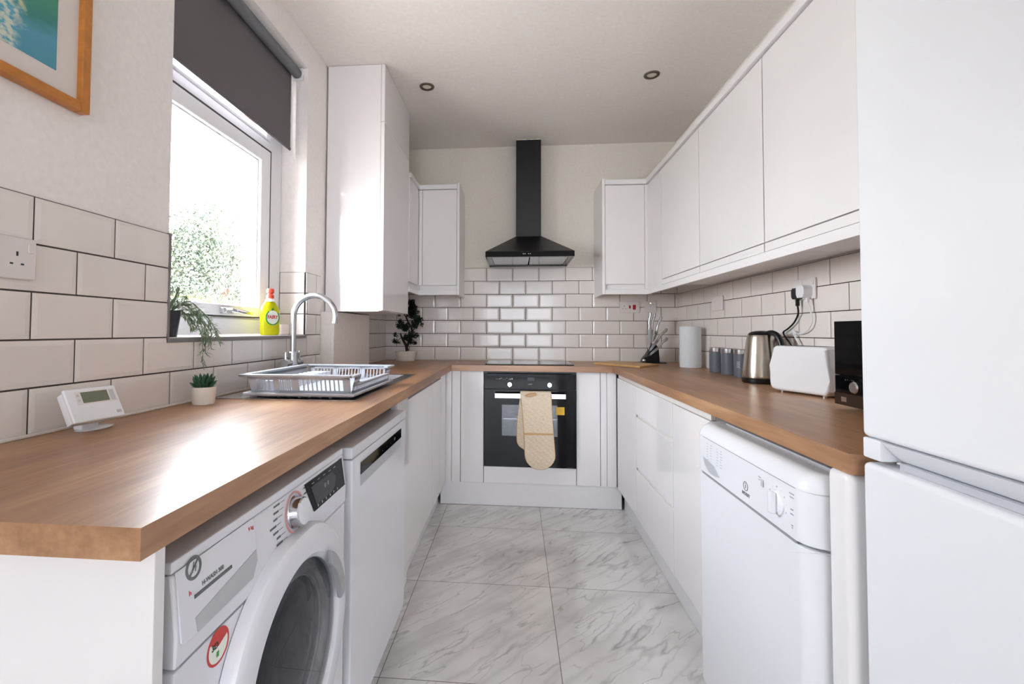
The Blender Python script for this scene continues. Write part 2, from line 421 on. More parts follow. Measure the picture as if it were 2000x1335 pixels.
def tiles(mb, o, r, up, rows, a_of_row, amin, amax, blocks=(), pitch=P, t=.0060):
    """bevelled brick-bond tiles on a plane; blocks=list of (a0,a1,b0,b1) kept free"""
    mb.M = frame(o, r, up); g = .0020
    for k in rows:
        b0, b1 = k * RH, (k + 1) * RH
        j0 = int(math.floor((amin - a_of_row(k)) / pitch)) - 1
        a = a_of_row(k) + j0 * pitch
        while a < amax:
            A0, A1, B0, B1 = a, a + pitch, b0, b1
            a += pitch
            spans = [(max(A0, amin), min(A1, amax))]
            for (c0, c1, d0, d1) in blocks:
                if d0 < (B0 + B1) / 2 < d1:
                    ns = []
                    for (s0, s1) in spans:
                        if c1 <= s0 or c0 >= s1: ns.append((s0, s1)); continue
                        if c0 > s0: ns.append((s0, c0))
                        if c1 < s1: ns.append((c1, s1))
                    spans = ns
            for (s0, s1) in spans:
                if s1 - s0 < .008: continue
                e = .013
                cl = lambda x: min(max(x, s0 + g), s1 - g)
                o4 = [(cl(A0 + g), B0 + g), (cl(A1 - g), B0 + g), (cl(A1 - g), B1 - g), (cl(A0 + g), B1 - g)]
                i4 = [(cl(A0 + e), B0 + e), (cl(A1 - e), B0 + e), (cl(A1 - e), B1 - e), (cl(A0 + e), B1 - e)]
                mb.mi = 1
                bot = [mb.v((x, y, .0005)) for x, y in o4]; mid = [mb.v((x, y, .0045)) for x, y in o4]; top = [mb.v((x, y, t)) for x, y in i4]
                for i in range(4):
                    j = (i + 1) % 4
                    mb.f([bot[i], bot[j], mid[j], mid[i]])
                    if abs(i4[i][0] - o4[i][0]) + abs(i4[i][1] - o4[i][1]) + abs(i4[j][0] - o4[j][0]) + abs(i4[j][1] - o4[j][1]) > 1e-6: mb.f([mid[i], mid[j], top[j], top[i]])
                mb.f(top)
    mb.M = I4; mb.mi = 0

# left wall with window opening (outer leaf of brick)
w = MB()
for x0, x1 in ((-.19, 0),):
    w.box(x0, x1, YR, WY0, 0, ZC); w.box(x0, x1, WY1, 0, 0, ZC); w.box(x0, x1, WY0, WY1, 0, WZ0 - .012); w.box(x0, x1, WY0, WY1, WZ1, ZC)
w.mi = 3
w.box(-.30, -.19, YR, WY0 + .05, 0, ZC); w.box(-.30, -.19, WY1 - .05, 0, 0, ZC); w.box(-.30, -.19, WY0 + .05, WY1 - .05, 0, WZ0 - .01); w.box(-.30, -.19, WY0 + .05, WY1 - .05, WZ1, ZC)
w.mi = 2   # grout beds
w.box(0, .0042, -4.6, WY0 - .006, ZW - .05, ZT); w.box(0, .0042, WY0 - .006, WY1, ZW - .05, WZ0 - .008); w.box(0, .0042, WY1, -1.246, ZW - .05, ZT); w.box(0, .0042, -.653, 0, ZW - .05, ZT)
w.box(-.128, 0, WY1 - .0042, WY1, WZ0, ZT)
def rowl(k): return -1.4054 if k % 2 else -1.4054 + P / 2
tiles(w, (.001, 0, ZW), (0, 1, 0), (0, 0, 1), range(-1, 5), rowl, -4.6, -1.246, [(WY0 - .006, WY1, 2 * RH - .02, 9)])
tiles(w, (.001, 0, ZW), (0, 1, 0), (0, 0, 1), range(0, 4), lambda k: -.08 if k % 2 else .02, -.653, -.001)
tiles(w, (0, WY1 - .001, ZW), (1, 0, 0), (0, 0, 1), range(2, 5), lambda k: -.2, -.127, 0.0)
struct(w.build('wall_left', ['paint', 'tile', 'grout', 'brick'], smooth=None))

# back wall
w = MB(); w.box(-.3, XR + .2, 0, .2, 0, ZC); w.mi = 2; w.box(0, XR, -.0042, 0, ZW - .05, ZW + 7 * RH)
tiles(w, (0, -.001, ZW), (1, 0, 0), (0, 0, 1), range(0, 7), lambda k: .3978 - (P / 2 if k % 2 else 0), .001, XR - .001)
struct(w.build('wall_back', ['paint_back', 'tile', 'grout'], smooth=None))

# right wall
w = MB(); w.box(XR, XR + .2, YR, 0, 0, ZC); w.mi = 2; w.box(XR - .0042, XR, -2.7, 0, ZW - .05, ZT)
# right direction seen from the aisle is -y
def rowr(k): return (.3038 if k % 2 == 0 else .3038 + P / 2) - 2 * P
tiles(w, (XR - .001, 0, ZW), (0, -1, 0), (0, 0, 1), range(0, 5), rowr, .001, 2.7)
struct(w.build('wall_right', ['paint', 'tile', 'grout'], smooth=None))

# unseen far end, set well back: wide glazed opening added for its fill light
DX0, DX1, DZ1 = .10, 2.10, 2.35
w = MB(); w.box(-.3, DX0, YR - .2, YR, 0, ZC); w.box(DX1, XR + .2, YR - .2, YR, 0, ZC); w.box(DX0, DX1, YR - .2, YR, DZ1, ZC)
struct(w.build('wall_rear', 'paint', smooth=None))
struct(MB().box(-.3, XR + .2, YR - .2, .2, -.1, 0).build('floor', 'floor', smooth=None))
struct(MB().box(-.3, XR + .2, YR - .2, .2, ZC, ZC + .15).build('ceiling', 'ceiling', smooth=None))

# added glazed door, unseen; its tint dims the daylight it lets in
d = bpy.data.objects.new('added_rear_door', None); COL.objects.link(d); d['kind'] = 'structure'; d.matrix_basis = Matrix.Translation((1.1, YR - .1, 0))
m = MB(); m.box(DX0, DX0 + .06, YR - .14, YR - .07, 0, DZ1); m.box(DX1 - .06, DX1, YR - .14, YR - .07, 0, DZ1); m.box(DX0 + .06, DX1 - .06, YR - .14, YR - .07, DZ1 - .06, DZ1); m.box(DX0 + .06, DX1 - .06, YR - .14, YR - .07, 0, .05)
m.build('door_frame', 'upvc', d, bevel=.004)
MB().box(DX0 + .06, DX1 - .06, YR - .11, YR - .10, .05, DZ1 - .06).build('pane', 'tinted_glass', d)

# boxed-in pipe run under the tall cabinet
w = MB(); w.box(0, .078, -1.246, -.653, ZW + .001, 1.2555); w.mi = 1; w.box(.0775, .0785, -1.24, -.66, 1.2545, 1.2575)
struct(w.build('trim_1', ['paint', 'gap'], smooth=None))
# metal tile trims beside and below the window; sealant lines along the worktop
w = MB(); w.box(-.002, .009, WY0 - .008, WY0, WZ0 - .016, ZT + .002); w.box(-.001, .010, WY0 - .008, WY1, WZ0 - .016, WZ0 - .002)
struct(w.build('trim_2', 'trim_metal', smooth=None))
def seal(n, *bx):
    q = MB(); q.box(*bx); struct(q.build(n, 'white_seal', bevel=.002))
seal('trim_3', .008, .016, -3.12, -1.246, ZW, ZW + .007)
seal('trim_4', .018, XR - .018, -.017, -.008, ZW, ZW + .007)
seal('trim_5', XR - .016, XR - .008, -2.65, -.018, ZW, ZW + .007)
seal('trim_6', .008, .016, -.65, -.018, ZW, ZW + .007)
# window board
w = MB(); w.box(-.125, .004, WY0, WY1, WZ0 - .012, WZ0)
struct(w.build('trim_7', 'upvc', smooth=None))

# ------------------------------------------------------------------ window
wn = bpy.data.objects.new('window_1', None); COL.objects.link(wn); wn['kind'] = 'structure'; wn.matrix_basis = Matrix.Translation((-.15, -1.8765, WZ0))
XF = -.124
def frame_rect(mb, x0, x1, y0, y1, z0, z1, wl, wr, wb, wt):
    mb.box(x0, x1, y0, y0 + wl, z0, z1); mb.box(x0, x1, y1 - wr, y1, z0, z1); mb.box(x0, x1, y0 + wl, y1 - wr, z0, z0 + wb); mb.box(x0, x1, y0 + wl, y1 - wr, z1 - wt, z1)
m = MB(); frame_rect(m, XF - .065, XF - .004, WY0, WY1, WZ0, WZ1, .030, .112, .074, .05)
m.box(XF - .065, XF - .004, WY0 + .03, WY1 - .1, 2.0, 2.046)
m.build('frame', 'upvc', wn, bevel=.006)
SY0, SY1, SZ0, SZ1 = -2.295, -1.542, 1.213, 1.995
m = MB(); frame_rect(m, XF - .05, XF + .003, SY0, SY1, SZ0, SZ1, .078, .078, .046, .062)
sash = m.build('sash', 'upvc', wn, bevel=.004, seg=2)
m = MB(); frame_rect(m, XF - .006, XF + .0022, SY0 - .003, SY1 + .006, SZ0 - .005, SZ1 + .006, .007, .010, .008, .009)
plabel(m.build('gasket', 'gap', sash), 'black rubber seal')
m = MB(); frame_rect(m, XF - .045, XF - .012, SY0 + .072, SY1 - .072, SZ0 + .042, SZ1 - .058, .012, .012, .008, .010)
plabel(m.build('glazing_bead', 'appl_grey', sash, bevel=.002), 'grey glazing bead')
MB().box(XF - .030, XF - .026, SY0 + .07, SY1 - .07, SZ0 + .04, SZ1 - .055).build('pane', 'glass', sash)
m = MB(); frame_rect(m, XF - .05, XF + .002, -2.295, -1.535, 2.047, WZ1 - .04, .05, .05, .012, .04)
tr = m.build('top_light', 'upvc', wn, bevel=.006)
MB().box(XF - .03, XF - .026, -2.25, -1.58, 2.056, WZ1 - .075).build('pane', 'glass', tr)
m = MB(); m.rbox(XF + .0035, XF + .022, -1.905, -1.835, 1.222, 1.246, .004)
m.tube([(XF + .022, -1.885, 1.234), (XF + .045, -1.885, 1.234), (XF + .05, -1.87, 1.233), (XF + .048, -1.80, 1.229), (XF + .044, -1.745, 1.224)], [.009, .009, .009, .007, .005], 10)
plabel(m.build('handle', 'chrome', sash), 'chrome window handle')

# roller blind
t = thing('roller_blind', 'charcoal grey roller blind half lowered over the window', 'blind', (-.05, -1.88, 2.43))
m = MB(frame((-.047, -2.30, 2.425), (1, 0, 0), (0, 0, 1))); m.M = frame((-.047, -1.446, 2.425), (1, 0, 0), (0, 0, 1)); m.cyl((0, 0, 0), .024, .86, 28)
m.M = I4; m.build('roller_tube', 'blind_tube', t)
m = MB(); pts = [(-.0712, 2.425)] + [(-.0712, 2.425 - .379 * i / 8) for i in range(1, 9)]
m.box(-.0716, -.0708, -2.295, -1.456, 2.048, 2.425); m.build('fabric', 'blind', t, smooth=None)
m = MB(); m.rbox(-.075, -.067, -2.295, -1.456, 2.036, 2.052, .003); plabel(m.build('bottom_bar', 'blind', t), 'charcoal hem bar')
m = MB(); m.box(-.075, -.02, -1.442, -1.436, 2.395, 2.455); m.box(-.085, -.02, -1.436, WY1 - .0005, 2.42, 2.455); m.build('bracket', 'upvc', t, bevel=.002)
m = MB()
for xx in (-.052, -.040):
    for i in range(0, 150): m.lathe([(.0, -.0021), (.0021, 0), (0, .0021)], (xx, -1.438, 2.40 - i * .0062), 6)
m.build('bead_chain', 'upvc', t)

# ------------------------------------------------------------------ worktops
SX0, SX1, SYN, SYF = .045, .518, -2.165, -1.25      # sink outline
def worktop(name, label, mat, boxes, bevel=.0015):
    q = MB()
    for bx in boxes: q.box(*bx)
    bmesh.ops.remove_doubles(q.bm, verts=q.bm.verts[:], dist=1e-5)
    return tag(q.build(name, mat, smooth=None), label, 'worktop', 'oak effect worktops')
Z0 = ZW - TH
worktop('worktop', 'long oak effect worktop under the window holding the sink', 'wood_y',
        [(.001, .605, -3.1225, SYN + .02, Z0, ZW), (.001, .605, SYF - .02, -.001, Z0, ZW), (.001, SX0 + .02, SYN + .02, SYF - .02, Z0, ZW), (SX1 - .02, .605, SYN + .02, SYF - .02, Z0, ZW)])
worktop('worktop', 'short oak effect worktop along the back wall holding the black hob', 'wood_x', [(.6055, 1.6565, -.545, -.001, Z0, ZW)])
worktop('worktop', 'oak effect worktop on the right holding kettle and toaster', 'wood_y', [(1.657, XR - .001, -2.690, -.001, Z0, ZW)])

# ------------------------------------------------------------------ base cabinets
ZB, ZTOP = .153, Z0 - .003
def door_x(parent, xf, y0, y1, z0, z1, face=1, th=.019, name='door'):
    """door on a run parallel to y. xf = visible face, face=+1 looks to +x"""
    q = MB(); g = .0015
    q.rbox(xf - th * face, xf, y0 + g, y1 - g, z0 + g, z1 - g, .0018, 2)
    return q.build(name, 'gloss', parent)
LXF, BYF, RXF = .567, -.515, 1.685
def lrun(y0, y1, label, btop=ZTOP):
    top = ZTOP
    t = thing('base_cabinet', label, 'cabinet', (.28, (y0 + y1) / 2, ZB))
    q = MB(); q.box(.02, LXF - .021, y0 + .001, y1 - .001, ZB, btop); q.build('body', 'gloss_side', t, smooth=None)
    door_x(t, LXF, y0, y1, ZB, top - .03)
    q = MB(); q.box(LXF - .022, LXF - .010, y0 + .001, y1 - .001, top - .028, top); q.build('handle_rail', 'gloss_side', t, smooth=None)
    return t
lrun(-1.655, -1.03, 'white gloss base cabinet right of the dishwasher below the sink', .71)
lrun(-1.03, -.735, 'narrow white gloss base cabinet on the left between sink cabinet and corner', ZTOP)
t = thing('corner_panel', 'white gloss panel closing the left inner corner of the base cabinets', 'panel', (.56, -.62, ZB))
q = MB(); q.rbox(LXF - .019, LXF, -.7345, BYF - .021, ZB, ZTOP, .0015, 2); q.build('side_panel', 'gloss', t)
q = MB(); q.rbox(LXF - .019, .605, BYF - .0, BYF + .019, ZB, ZTOP, .0015, 2); q.rbox(.607, .664, BYF, BYF + .019, ZB, ZTOP, .0015, 2); q.build('front_panel', 'gloss', t)
t = thing('corner_panel', 'white gloss panel closing the right inner corner of the base cabinets', 'panel', (1.69, -.7, ZB))
q = MB(); q.rbox(RXF, RXF + .019, -1.003, BYF - .021, ZB, .857, .0015, 2); q.build('side_panel', 'gloss', t)
q = MB(); q.rbox(1.583, 1.622, BYF, BYF + .019, ZB, ZTOP, .0015, 2); q.rbox(1.624, RXF - .001, BYF, BYF + .019, ZB, ZTOP, .0015, 2); q.build('front_panel', 'gloss', t)
def bcab(x0, x1, label):
    t = thing('base_cabinet', label, 'cabinet', ((x0 + x1) / 2, -.25, ZB))
    q = MB(); q.box(x0 + .001, x1 - .001, BYF + .021, -.03, ZB, ZTOP); q.build('body', 'gloss_side', t, smooth=None)
    q = MB(); q.rbox(x0 + .0015, x1 - .0015, BYF, BYF + .019, ZB + .001, ZTOP, .0018, 2); q.build('door', 'gloss', t)
bcab(.6655, .8205, 'slim white gloss base cabinet left of the oven')
bcab(1.4275, 1.5815, 'slim white gloss base cabinet right of the oven')
# oven housing
t = thing('oven_housing', 'white cabinet housing with a blank panel below the oven', 'cabinet', (1.124, -.25, ZB))
q = MB(); q.box(.822, .838, BYF + .03, -.03, ZB, ZTOP); q.box(1.410, 1.426, BYF + .03, -.03, ZB, ZTOP); q.box(.838, 1.410, BYF + .03, -.03, ZB, ZB + .016); q.box(.838, 1.410, BYF + .03, -.03, .245, .261); q.build('body', 'gloss_side', t, smooth=None)
q = MB(); q.rbox(.8225, 1.4255, BYF, BYF + .019, ZB + .001, .2615, .0018, 2); q.build('lower_panel', 'gloss', t)
q = MB(); q.box(.823, 1.425, BYF + .020, BYF + .029, .876, ZTOP); q.build('top_rail', 'black_metal', t, smooth=None)
# drawers on the right
t = thing('drawer_unit', 'white gloss three drawer unit on the right beside the corner', 'drawers', (1.95, -1.305, ZB))
q = MB(); q.box(RXF + .021, XR - .02, -1.603, -1.006, ZB, ZTOP); q.build('body', 'gloss_side', t, smooth=None)
for z0, z1 in ((ZB, .410), (.424, .694), (.708, .857)):
    q = MB(); q.rbox(RXF, RXF + .019, -1.6035, -1.0055, z0, z1, .0022, 2); dr = q.build('drawer', 'gloss', t)
    if z1 < .8:
        q = MB(); q.box(RXF + .003, RXF + .021, -1.6035, -1.0325, z1 + .0005, z1 + .0135); q.build('finger_rail', 'white_seal', dr, smooth=None)
        q = MB(); q.box(RXF + .001, RXF + .021, -1.0315, -1.0065, z1 - .003, z1 + .034); plabel(q.build('rail_end_cap', 'seam', dr, smooth=None), 'grey end cap of the finger rail')
t = thing('base_cabinet', 'white gloss base cabinet between the drawers and the dryer', 'cabinet', (1.95, -1.80, ZB))
q = MB(); q.box(RXF + .021, XR - .02, -1.985, -1.607, ZB, ZTOP); q.build('body', 'gloss_side', t, smooth=None)
door_x(t, RXF, -1.985, -1.6065, ZB, .857, face=-1)
q = MB(); q.rbox(RXF + .004, RXF + .020, -1.985, -.56, .858, ZTOP, .001, 1); tag(q.build('worktop_rail', 'white_seal'), 'white rail under the front edge of the right worktop', 'rail')
# plinths
def plinth(label, *bx):
    q = MB(); q.box(*bx); tag(q.build('plinth', 'plinth', bevel=.002), label, 'plinth', 'white plinths')
plinth('white plinth across the floor below the oven', .530, 1.718, -.500, -.484, .002, .150)
plinth('white plinth below the base cabinets on the left', .500, .514, -1.66, -.500, .002, .150)
plinth('white plinth below the drawers on the right', 1.735, 1.750, -1.985, -.500, .002, .150)
# end panels
q = MB(); q.rbox(.012, .600, -3.094, -3.076, .0, Z0 - .001, .002, 2); tag(q.build('end_panel', 'gloss_side'), 'white end panel closing the left worktop beside the washing machine', 'panel')
q = MB(); q.rbox(1.660, XR - .01, -2.684, -2.616, .0, Z0 - .001, .016, 4); tag(q.build('end_panel', 'gloss_side'), 'white rounded end panel between the tumble dryer and the fridge', 'panel')

# ------------------------------------------------------------------ built-in oven
t = thing('oven', 'black glass built-in oven with two chrome knobs', 'oven', (1.123, -.27, .264))
q = MB(); q.box(.840, 1.408, BYF + .04, -.06, .265, .868); q.box(.824, 1.424, BYF - .001, BYF + .018, .266, .874); q.build('body', 'black_metal', t, smooth=None)
OY = BYF - .020
q = MB(); q.rbox(.824, 1.424, OY, BYF - .002, .775, .874, .002, 2); cp = q.build('control_panel', 'black_gloss', t)
q = MB()
# door: front glass with see-through window
q.box(.824, .942, OY, BYF - .002, .267, .770); q.box(1.305, 1.424, OY, BYF - .002, .267, .770); q.box(.942, 1.305, OY, BYF - .002, .672, .770); q.box(.942, 1.305, OY, BYF - .002, .267, .468)
dr = q.build('door', 'black_gloss', t, smooth=None)
q = MB(); q.box(.942, 1.305, OY, OY + .003, .468, .672); q.build('window_pane', 'oven_glass', dr, smooth=None)
q = MB(); q.box(.942, 1.305, BYF - .006, BYF - .003, .468, .672); q.build('inner_lining', 'oven_int', dr, smooth=None)
q = MB()
for zz in (.575, .580): q.box(.95, 1.30, BYF - .011, BYF - .008, zz, zz + .002)
for k in range(3):
    zz = .60 + k * .012; q.tube([(.99 + k * .004, BYF - .010, zz), (1.02, BYF - .010, zz + .006), (1.10, BYF - .010, zz + .006)], .0016, 6)
q.build('oven_rack', 'chrome', dr)
q = MB(); q.rbox(.896, 1.354, OY - .046, OY - .034, .720, .752, .002, 2); q.box(.905, .925, OY - .035, OY, .728, .744); q.box(1.325, 1.345, OY - .035, OY, .728, .744)
plabel(q.build('handle', 'steel', dr), 'brushed steel bar handle')
for xx in (.993, 1.252):
    q = MB(frame((xx, OY, .806), (1, 0, 0), (0, 0, 1))); q.lathe([(.0165, 0), (.0165, .012), (.014, .016), (0, .016)], seg=28); q.box(-.002, .002, -.016, .016, .016, .021)
    plabel(q.build('knob', 'chrome', cp), 'chrome control knob')
q = MB(frame((0, OY - .0003, 0), (1, 0, 0), (0, 0, 1)))
for i, ch in enumerate('~-=*::"-o8'): q.text(ch, .016, .905 + i * .0115, .841, 0)
q.build('printed_symbols', 'oven_white', cp)
q = MB(frame((0, OY - .0003, 0), (1, 0, 0), (0, 0, 1))); q.text('- + o =', .010, 1.125, .808, 0); q.build('printed_symbols', 'oven_white', cp)
q = MB(); q.box(1.11, 1.155, OY - .0008, OY, .830, .852); plabel(q.build('clock_display', 'dark_grey', cp), 'dark grey clock display')
q = MB(); q.box(1.296, 1.349, OY - .0008, OY, .611, .662); st = plabel(q.build('sticker', 'yellow', dr), 'square yellow sticker')
q = MB(frame((1.322, OY - .001, .640), (1, 0, 0), (0, 0, 1))); q.text('%', .030, 0, 0, 0); q.build('sticker_print', 'mitt_trim', st)
q = MB(frame((0, OY - .0003, 0), (1, 0, 0), (0, 0, 1))); q.box(1.365, 1.405, .271, .2725, 0, .0003); q.build('small_print', 'ink', dr)

# oven gloves over the handle
t = thing('oven_gloves', 'quilted cream double oven gloves hanging over the oven handle', 'oven gloves', (1.17, OY - .04, .25))
def glove(pts, y0, y1, name):
    q = MB(frame((0, y0, 0), (1, 0, 0), (0, 0, 1))); q.rprism(pts, 0, y0 - y1, .004, 3); return q.build(name, 'mitt', t)
front = [(1.064, .766), (1.258, .757), (1.264, .62), (1.276, .45), (1.283, .36)]
for i in range(1, 12):
    a = PI * i / 12; front.append((1.188 + .096 * math.cos(a), .366 - .094 * math.sin(a)))
front += [(1.092, .37), (1.088, .50), (1.079, .62)]
back = [(1.063, .764), (1.16, .762), (1.16, .39), (1.090, .385)]
for i in range(1, 8):
    a = PI / 2 * i / 8; back.append((1.088 - .047 * math.sin(a), .455 - .06 * math.cos(a)))
back += [(1.041, .50), (1.046, .60)]
g1 = glove(front, OY - .047, OY - .062, 'front_mitt'); g2 = glove(back, OY - .012, OY - .026, 'rear_mitt')
q = MB()
q.rbox(1.062, 1.259, OY - .061, OY - .012, .7545, .7665, .004, 2); q.build('saddle', 'mitt', t)
def band(pts, y, nm, par, r=.0035):
    q = MB(); q.tube([(a, y, b) for a, b in pts], r, 8); q.build(nm, 'mitt_trim', par)
band(front[1:] + [front[0]], OY - .0545, 'edge_binding', g1); band(back[3:], OY - .019, 'edge_binding', g2)
q = MB(); q.rbox(1.082, 1.272, OY - .066, OY - .060, .492, .504, .002, 2); q.build('pocket_binding', 'mitt_trim', g1)
q = MB(); q.tube([(1.09, OY - .066, .742), (1.12, OY - .068, .757), (1.158, OY - .067, .760), (1.165, OY - .067, .752), (1.13, OY - .068, .742), (1.10, OY - .066, .736)], .0035, 8); q.build('hanging_loop', 'mitt_trim', g1)

# hob
t = thing('induction_hob', 'flat black glass hob set in the back worktop', 'hob', (1.12, -.27, ZW))
q = MB(); q.rbox(.826, 1.418, -.486, -.06, ZW + .0005, ZW + .006, .0015, 2); hb = q.build('glass_top', 'black_gloss', t)
for cx, cy, r in ((.98, -.17, .09), (1.27, -.17, .075), (.98, -.36, .075), (1.27, -.36, .09)):
    q = MB(); q.ring((cx, cy, ZW + .0061), r - .001, r, 0, .0002, 36); q.build('zone_mark', 'ink', hb)

# ------------------------------------------------------------------ cooker hood
t = thing('cooker_hood', 'black chimney cooker hood on the back wall above the hob', 'cooker hood', (1.125, -.25, 1.655))
q = MB(); q.box(1.033, 1.218, -.162, -.003, 1.858, 2.585); q.build('chimney', 'black_metal', t, bevel=.001)
q = MB(); random.seed(3)
pts = [1.031 + .187 * i / 12 for i in range(13)]
for i in range(12):
    z = 2.587 + random.random() * .008; q.box(pts[i], pts[i + 1], -.160, -.01, 2.585, z)
plabel(q.build('torn_filler', 'label_white', t, smooth=None), 'ragged white filler where the chimney meets the ceiling')
q = MB(); HY0, HY1, HX0, HX1 = -.50, -.003, .827, 1.421
b1 = [q.v((x, y, 1.692)) for x, y in ((HX0, HY0), (HX1, HY0), (HX1, HY1), (HX0, HY1))]; t1 = [q.v((x, y, 1.858)) for x, y in ((1.031, -.17), (1.220, -.17), (1.220, -.003), (1.031, -.003))]
for i in range(4): q.f([b1[i], b1[(i + 1) % 4], t1[(i + 1) % 4], t1[i]])
q.f(t1); q.f(b1[::-1]); q.build('canopy', 'black_metal', t, smooth=None)
q = MB(); frame_z = lambda z0, z1: None
q.box(HX0, HX1, HY0, HY0 + .012, 1.655, 1.692); q.box(HX0, HX0 + .012, HY0 + .012, HY1, 1.655, 1.692); q.box(HX1 - .012, HX1, HY0 + .012, HY1, 1.655, 1.692); q.box(HX0, HX1, HY1 - .03, HY1, 1.655, 1.692)
q.box(HX0 + .012, HX1 - .012, HY0 + .012, -.46, 1.657, 1.665); q.box(HX0 + .012, .868, -.46, HY1 - .03, 1.657, 1.665); q.box(1.385, HX1 - .012, -.46, HY1 - .03, 1.657, 1.665); q.box(.868, 1.385, -.075, HY1 - .03, 1.657, 1.665)
cr = q.build('control_band', 'black_gloss', t, smooth=None)
for x0 in (.870, 1.131):
    q = MB(); q.box(x0, x0 + .252, -.458, -.077, 1.660, 1.668)
    for i in range(24): q.box(x0 + .01 + i * .0098, x0 + .0135 + i * .0098, -.45, -.085, 1.658, 1.660)
    plabel(q.build('grease_filter', 'steel', t, smooth=None), 'metal mesh grease filter')
for xx in (1.082, 1.094, 1.116, 1.129): q = MB(frame((xx, HY0, 1.674), (1, 0, 0), (0, 0, 1))); q.cyl((0, 0, 0), .0028, .0015, 12); plabel(q.build('button', 'steel', cr), 'small steel button')

# ------------------------------------------------------------------ wall cabinets
CZ0, CZD, CZR, CZT, CZC = 1.412, 1.447, 1.479, 2.170, 2.206
# left/back cabinet
t = thing('wall_cabinet', 'white wall cabinet on the back wall left of the cooker hood', 'wall cabinet', (.48, -.17, CZ0))
q = MB(); q.box(.34, .612, -.312, -.003, CZD, CZC - .004); q.build('body', 'gloss_side', t, smooth=None)
q = MB(); q.rbox(.362, .611, -.334, -.314, CZR + .003, CZT, .002, 2); q.build('door', 'gloss', t)
q = MB(); q.rbox(.613, .630, -.338, -.002, CZ0, CZC + .012, .002, 2); q.build('end_panel', 'gloss_side', t)
t = thing('wall_cabinet', 'white corner wall cabinet between the tall cabinet and the back wall', 'wall cabinet', (.17, -.4, CZ0))
q = MB(); q.box(.003, .312, -.617, -.003, CZD, CZC - .004); q.box(.312, .338, -.312, -.003, CZD, CZC - .004); q.build('body', 'gloss_side', t, smooth=None)
q = MB(); q.rbox(.314, .333, -.617, -.336, CZR + .003, CZT, .002, 2); q.rbox(.335, .360, -.334, -.314, CZR + .003, CZT, .002, 2); q.build('corner_front', 'gloss', t)
# tall boiler cabinet
t = thing('tall_wall_cabinet', 'tall white cabinet beside the window reaching the ceiling', 'cabinet', (.16, -.91, 1.262))
q = MB(); q.rbox(.0095, .306, -1.199, -1.181, 1.258, ZC - .002, .001, 1); q.build('side_panel', 'gloss', t)
q = MB(); q.box(.0095, .300, -1.180, -.622, 1.262, ZC - .004); q.box(.300, .318, -1.196, -1.181, 1.262, 1.290); q.build('body', 'gloss_side', t, smooth=None)
q = MB(); q.rbox(.307, .327, -1.199, -.620, 1.2645, 2.283, .002, 2); q.build('door', 'gloss', t)
q = MB(); q.rbox(.307, .327, -1.199, -.620, 2.286, ZC - .002, .002, 2); q.build('top_panel', 'gloss', t)
# right/back cabinet
t = thing('wall_cabinet', 'white wall cabinet on the back wall right of the cooker hood', 'wall cabinet', (1.78, -.17, CZ0))
q = MB(); q.box(1.648, 1.938, -.325, -.003, CZD, CZC - .004); q.build('body', 'gloss_side', t, smooth=None)
q = MB(); q.rbox(1.649, 1.915, -.347, -.327, CZR + .003, CZT, .002, 2); q.build('door', 'gloss', t)
q = MB(); q.rbox(1.628, 1.647, -.351, -.002, CZ0, CZC + .012, .002, 2); q.build('end_panel', 'gloss_side', t)
RUX = 1.935
names = ['white wall cabinet on the right nearest the back corner', 'middle white wall cabinet on the right above the kettle', 'white wall cabinet on the right nearest the fridge']
for (y0, y1), lb in zip(((-1.25, -.650), (-1.851, -1.253), (-2.455, -1.854)), names):
    t = thing('wall_cabinet', lb, 'wall cabinet', (2.09, (y0 + y1) / 2, CZD), group=None)
    q = MB(); q.box(RUX + .021, XR - .010, y0 + .001, y1 - .001, CZD, CZC - .004); q.build('body', 'gloss_side', t, smooth=None)
    door_x(t, RUX, y0, y1, CZR + .002, CZT, face=-1)
    q = MB(); q.rbox(RUX, RUX + .018, y0 + .0015, y1 - .0015, CZD + .001, CZR, .0015, 2); q.build('light_rail', 'gloss', t)
t = thing('corner_panel', 'white gloss post in the right corner of the wall cabinets', 'panel', (1.94, -.5, CZD))
q = MB(); q.rbox(RUX, RUX + .018, -.648, -.349, CZD, CZT, .0015, 2); q.rbox(1.917, RUX + .018, -.3475, -.327, CZD, CZT, .0015, 2); q.build('panel', 'gloss', t)
# cornice and pelmet mouldings
def moulding(name, label, boxes):
    q = MB()
    for bx in boxes: q.rbox(*bx, .002, 2)
    tag(q.build(name, 'gloss_side'), label, 'moulding')
moulding('cornice', 'white cornice on top of the right wall cabinets', [(RUX - .014, RUX + .014, -2.455, -.352, CZT + .003, CZC), (1.648, RUX + .014, -.362, -.334, CZT + .003, CZC)])
moulding('pelmet', 'white pelmet strip under the right wall cabinets', [(RUX - .004, RUX + .016, -2.455, -.346, CZ0, CZD - .001), (1.648, RUX + .016, -.352, -.332, CZ0, CZD - .001)])
moulding('cornice', 'white cornice on top of the left corner wall cabinets', [(.312, .341, -.618, -.325, CZT + .003, CZC), (.318, .612, -.346, -.320, CZT + .003, CZC)])
moulding('pelmet', 'white pelmet strip under the left corner wall cabinets', [(.316, .336, -.618, -.320, CZ0, CZD - .001), (.330, .612, -.339, -.320, CZ0, CZD - .001)])

# ------------------------------------------------------------------ sink, tap, rack
t = thing('sink', 'inset stainless steel sink with drainer beneath the dish rack', 'sink', (.28, -1.71, ZW))
q = MB(); s = ZW + .0035; bx0, bx1, by0, by1 = .11, .47, -1.69, -1.30
